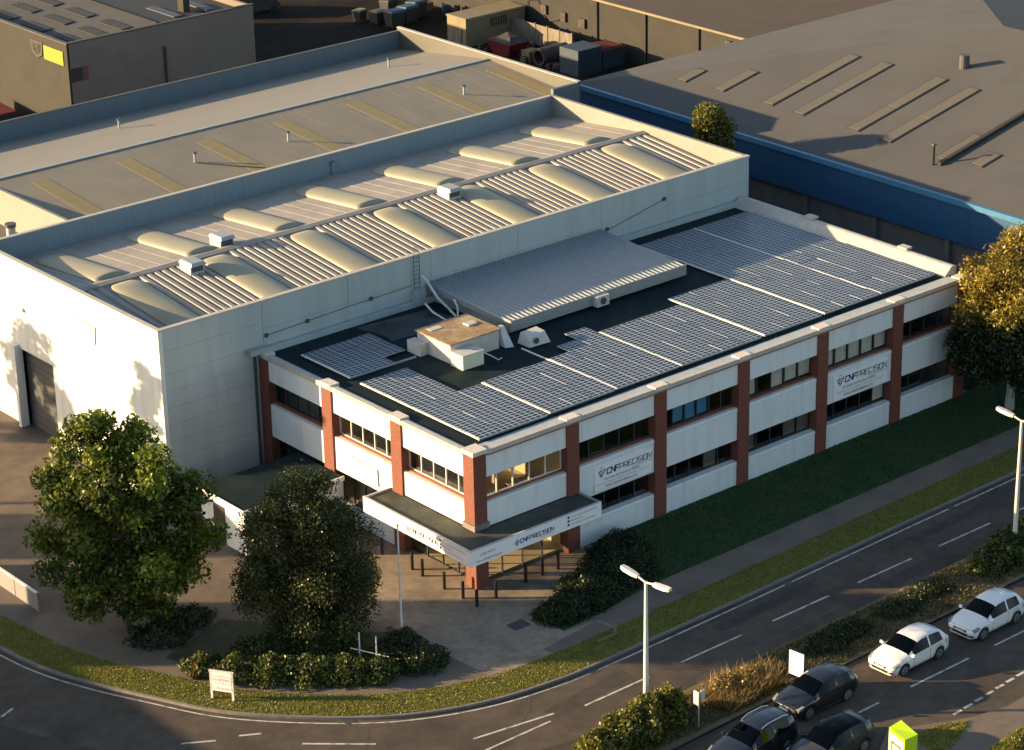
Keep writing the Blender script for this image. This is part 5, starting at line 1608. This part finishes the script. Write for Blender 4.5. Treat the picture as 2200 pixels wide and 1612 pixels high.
# ------------------------------------------------------------------ cars
def car(label, paint, x, y, rz, L=4.1, W=1.74, H=1.48, roof=None, rails=False, boxy=0.0, group='cars queueing on the near carriageway', glassroof=False):
    t = thing('parked_car', label, 'car', (0, 0, 0), group)
    k = L / 4.1
    wb_ = 1.26 * k
    wr = .315
    hz = H / 1.48
    #        x     hw    belt  top   hw_top
    st = [(2.05, .60, .50, .55, .50), (1.99, .74, .58, .66, .66), (1.80, .83, .68, .76, .70), (1.45, .865, .78, .88, .74), (.98, .87, .88, .97, .74),
          (.90, .87, .89, 1.00, .72), (.18, .875, .93, 1.38, .60), (-.1, .875, .94, 1.445, .61), (-.7, .875, .96, 1.48, .62), (-1.3, .87, .99, 1.42 + .03 * boxy, .60),
          (-1.68 - .1 * boxy, .85, 1.02, 1.28 + .12 * boxy, .56), (-1.95, .80, .98, 1.04 + .1 * boxy, .66), (-2.03, .76, .72, .78, .66), (-2.05, .70, .45, .5, .6)]
    st = np.array(st)[::-1]
    X = st[:, 0] * k
    xs = set(X.tolist())
    for c in (wb_, -wb_):
        for d_ in (-.40, -.37, -.3, -.2, -.1, 0, .1, .2, .3, .37, .40):
            xs.add(round(c + d_, 4))
    for a in (.62, -.50, -.60):
        xs.add(a * k)
    xs = np.array(sorted(xs))
    I = lambda j: np.interp(xs, X, st[:, j])
    hw, zb, zt, ht = I(1) * W / 1.74, I(2) * hz, I(3) * hz, I(4) * W / 1.74
    zs = np.full(len(xs), .20)
    zs = np.where(np.abs(xs) > 1.75 * k, .24, zs)
    for c in (wb_, -wb_):
        dx = np.abs(xs - c)
        zs = np.where(dx < .38, np.maximum(zs, .30 + np.sqrt(np.maximum(0, .385 ** 2 - dx ** 2))), zs)
    rows = []
    for i in range(len(xs)):
        a = max(zs[i], .2)
        mid = max(.52, a + .02)
        mid = min(mid, zb[i] - .01) if zb[i] - .01 > a else a + .005
        rows.append([(hw[i] * .90 if a < .3 else hw[i] * .985, a), (hw[i] * .985, (a + mid) / 2), (hw[i], mid), (hw[i] * .975, zb[i]), (ht[i] * 1.03, zt[i] - .045), (ht[i] * .88, zt[i]), (ht[i] * .4, zt[i] + .025), (0, zt[i] + .03)])
    body, gl, rf = MB(), {'windscreen': MB(), 'side_window': MB(), 'rear_window': MB()}, MB()
    npt = 8
    for i, r in enumerate(rows):
        for s in (1, -1):
            for p in r:
                body.v.append((xs[i], s * p[0], p[1]))
    vid = lambda i, s, j: i * 16 + (0 if s == 1 else 8) + j
    for i in range(len(xs) - 1):
        xm = (xs[i] + xs[i + 1]) / 2 / k
        for s in (1, -1):
            for j in range(7):
                q = (vid(i, s, j), vid(i + 1, s, j), vid(i + 1, s, j + 1), vid(i, s, j + 1))
                if s == -1:
                    q = q[::-1]
                tgt = None
                if j == 3 and -1.45 < xm < .55 and not (-.61 < xm < -.49):
                    tgt = 'side_window'
                if j >= 4 and .2 < xm < .9:
                    tgt = 'windscreen'
                if j >= 4 and -1.95 < xm < -1.70:
                    tgt = 'rear_window'
                if tgt:
                    g = gl[tgt]
                    g.add([body.v[v] for v in q], [(0, 1, 2, 3)])
                else:
                    body.f.append(q)
                    body.m.append(1 if (glassroof and j >= 4 and -1.4 < xm < .1) else 0)
    for i, fl in ((0, False), (len(xs) - 1, True)):
        q = [vid(i, 1, j) for j in range(8)] + [vid(i, -1, j) for j in range(6, -1, -1)]
        body.f.append(tuple(q[::-1] if fl else q))
        body.m.append(0)
    bm_ = body.build('body', [paint, 'glass_car'], t, smooth=True)
    # dark inside so that glass and wheel arches read as such
    inn = MB().hexa([(-1.8 * k, -.72, .3), (1.6 * k, -.72, .3), (1.6 * k, .72, .3), (-1.8 * k, .72, .3)], [(-1.7 * k, -.66, .80), (1.0 * k, -.66, .80), (1.0 * k, .66, .80), (-1.7 * k, .66, .80)])
    inn.build('cabin', 'trim_black', t)
    for nme, g in gl.items():
        if nme == 'side_window':
            for s in (1, -1):
                h_ = MB()
                for f in g.f:
                    vs = [g.v[v] for v in f]
                    if vs[0][1] * s > 0:
                        h_.add(vs, [(0, 1, 2, 3)])
                h_.build(nme, 'glass_car', t, smooth=True, fix=False)
        else:
            g.build(nme, 'glass_car', t, smooth=True, fix=False)
    hwW = W / 2
    for sx in (1, -1):
        for s in (1, -1):
            cx, cy = sx * wb_, s * (hwW - .10)
            w = MB().tube([(cx, cy - .10, wr), (cx, cy + .10, wr)], wr, 20).build('wheel', 'tyre', t)
            MB().tube([(cx, cy + s * .08, wr), (cx, cy + s * .108, wr)], [.215, .20], 16).build('rim', 'alloy', w)
            sp = MB()
            for q in range(5):
                a = 2 * math.pi * q / 5
                sp.tube([(cx + .06 * math.cos(a + .9), cy + s * .112, wr + .06 * math.sin(a + .9)), (cx + .18 * math.cos(a + .9), cy + s * .112, wr + .18 * math.sin(a + .9))], .028, 4)
            sp.build('spokes', 'trim_black', w)
    for s in (1, -1):
        MB().hexa([(1.80 * k, s * .52, .60 * hz), (1.99 * k, s * .52, .56 * hz), (1.93 * k, s * .80, .56 * hz), (1.62 * k, s * .845, .66 * hz)],
                  [(1.74 * k, s * .54, .755 * hz), (1.985 * k, s * .54, .655 * hz), (1.90 * k, s * .81, .68 * hz), (1.58 * k, s * .85, .79 * hz)]).build('headlight', 'lens', t)
        MB().hexa([(-1.96 * k, s * .62, .72 * hz), (-1.75 * k, s * .86, .72 * hz), (-1.72 * k, s * .868, .72 * hz), (-2.035 * k, s * .62, .72 * hz)],
                  [(-1.93 * k, s * .62, .95 * hz), (-1.72 * k, s * .855, .99 * hz), (-1.70 * k, s * .865, .99 * hz), (-1.99 * k, s * .62, .95 * hz)]).build('tail_light', 'lens_red', t)
        MB().hexa([(.72 * k, s * .88, .92 * hz), (.86 * k, s * .88, .92 * hz), (.86 * k, s * 1.04, .94 * hz), (.74 * k, s * 1.04, .94 * hz)],
                  [(.74 * k, s * .88, 1.02 * hz), (.85 * k, s * .88, 1.02 * hz), (.83 * k, s * 1.03, 1.06 * hz), (.74 * k, s * 1.03, 1.06 * hz)]).build('mirror', paint, t)
        if rails:
            MB().tube([(.05 * k, s * .58, 1.43 * hz), (-.3 * k, s * .60, 1.53 * hz), (-1.2 * k, s * .59, 1.52 * hz), (-1.55 * k, s * .56, 1.43 * hz)], .022, 6).build('roof_rail', 'alloy', t)
        bbox('door_seam', 'trim_black', t, .60 * k, .612 * k, s * .868 * W / 1.74 - .004, s * .868 * W / 1.74 + .006 * s, .30, .86 * hz)
        bbox('door_seam', 'trim_black', t, -.556 * k, -.544 * k, s * .872 * W / 1.74 - .004, s * .872 * W / 1.74 + .006 * s, .30, .90 * hz)
    MB().hexa([(2.02 * k, -.48, .28), (2.058 * k, -.48, .30), (2.058 * k, .48, .30), (2.02 * k, .48, .28)], [(2.02 * k, -.50, .44), (2.062 * k, -.50, .44), (2.062 * k, .50, .44), (2.02 * k, .50, .44)]).build('grille', 'trim_black', t)
    bbox('bonnet_seam', 'trim_black', t, 1.985 * k, 2.0 * k, -.55, .55, .672 * hz, .684 * hz)
    MB().hexa([(2.03 * k, -.34, .50), (2.06 * k, -.34, .50), (2.06 * k, .34, .50), (2.03 * k, .34, .50)], [(1.99 * k, -.40, .60), (2.05 * k, -.40, .60), (2.05 * k, .40, .60), (1.99 * k, .40, .60)]).build('grille', 'trim_black', t)
    for s in (1, -1):
        MB().hexa([(1.93 * k, s * .58, .32), (2.06 * k, s * .54, .32), (2.02 * k, s * .72, .32), (1.90 * k, s * .76, .32)], [(1.93 * k, s * .58, .42), (2.06 * k, s * .54, .42), (2.02 * k, s * .72, .42), (1.90 * k, s * .76, .42)]).build('fog_light', 'trim_black', t)
        bbox('sill_trim', 'trim_black', t, -.85 * k, .85 * k, s * (W / 2 - .03), s * (W / 2 - .012), .20, .27)
        bbox('door_handle', paint, t, -.42 * k, -.28 * k, s * (W / 2 - .01), s * (W / 2 + .015), .80 * hz, .83 * hz)
    bbox('number_plate', 'plate', t, 2.06 * k, 2.08 * k, -.26, .26, .45, .56)
    bbox('number_plate', 'plate', t, -2.07 * k, -2.05 * k, -.26, .26, .50, .61)
    t.location = (x, y, 0)
    t.rotation_euler.z = rz
    return t


PI = math.pi
car('white hatchback with swept headlights behind the black car', 'car_white_warm', 10.45, -18.85, PI + .02, 4.0, 1.74, 1.44)
car('white hatchback farthest back in the queue, nearest the right edge', 'car_white', 15.8, -19.0, PI + .02, 3.95, 1.72, 1.46, boxy=.25)
car('black car with a dull grey bonnet below the white board', 'car_black', 4.45, -18.65, PI + .0, 4.05, 1.74, 1.46, boxy=.4)
car('dark navy car with bright roof rails at the bottom of the frame', 'car_navy', -.85, -19.95, PI + .05, 4.3, 1.80, 1.64, rails=True, boxy=.9)
car('dark grey car with black glass roof beside the navy car', 'car_grey', 1.6, -22.2, PI + .03, 4.3, 1.80, 1.46, boxy=.9, glassroof=True)
# red vehicle by the corner unit, far left edge
rv = thing('red_van', 'dim red vehicle nose at the far left edge below the emblem', 'van', (22.6, 82.5, 0))
MB().hexa([(20.2, 83.2, .4), (22.6, 83.2, .4), (22.6, 88.0, .4), (20.2, 88.0, .4)], [(20.3, 83.5, 1.9), (22.5, 83.5, 1.9), (22.5, 87.8, 2.2), (20.3, 87.8, 2.2)]).build('body', 'old_red', rv)
bbox('windscreen', 'slate', rv, 20.5, 22.3, 83.3, 83.42, 1.2, 1.8)
for y in (84.2, 87.0):
    MB().tube([(22.5, y, .4), (22.7, y, .4)], .38, 12).build('wheel', 'tyre', rv)
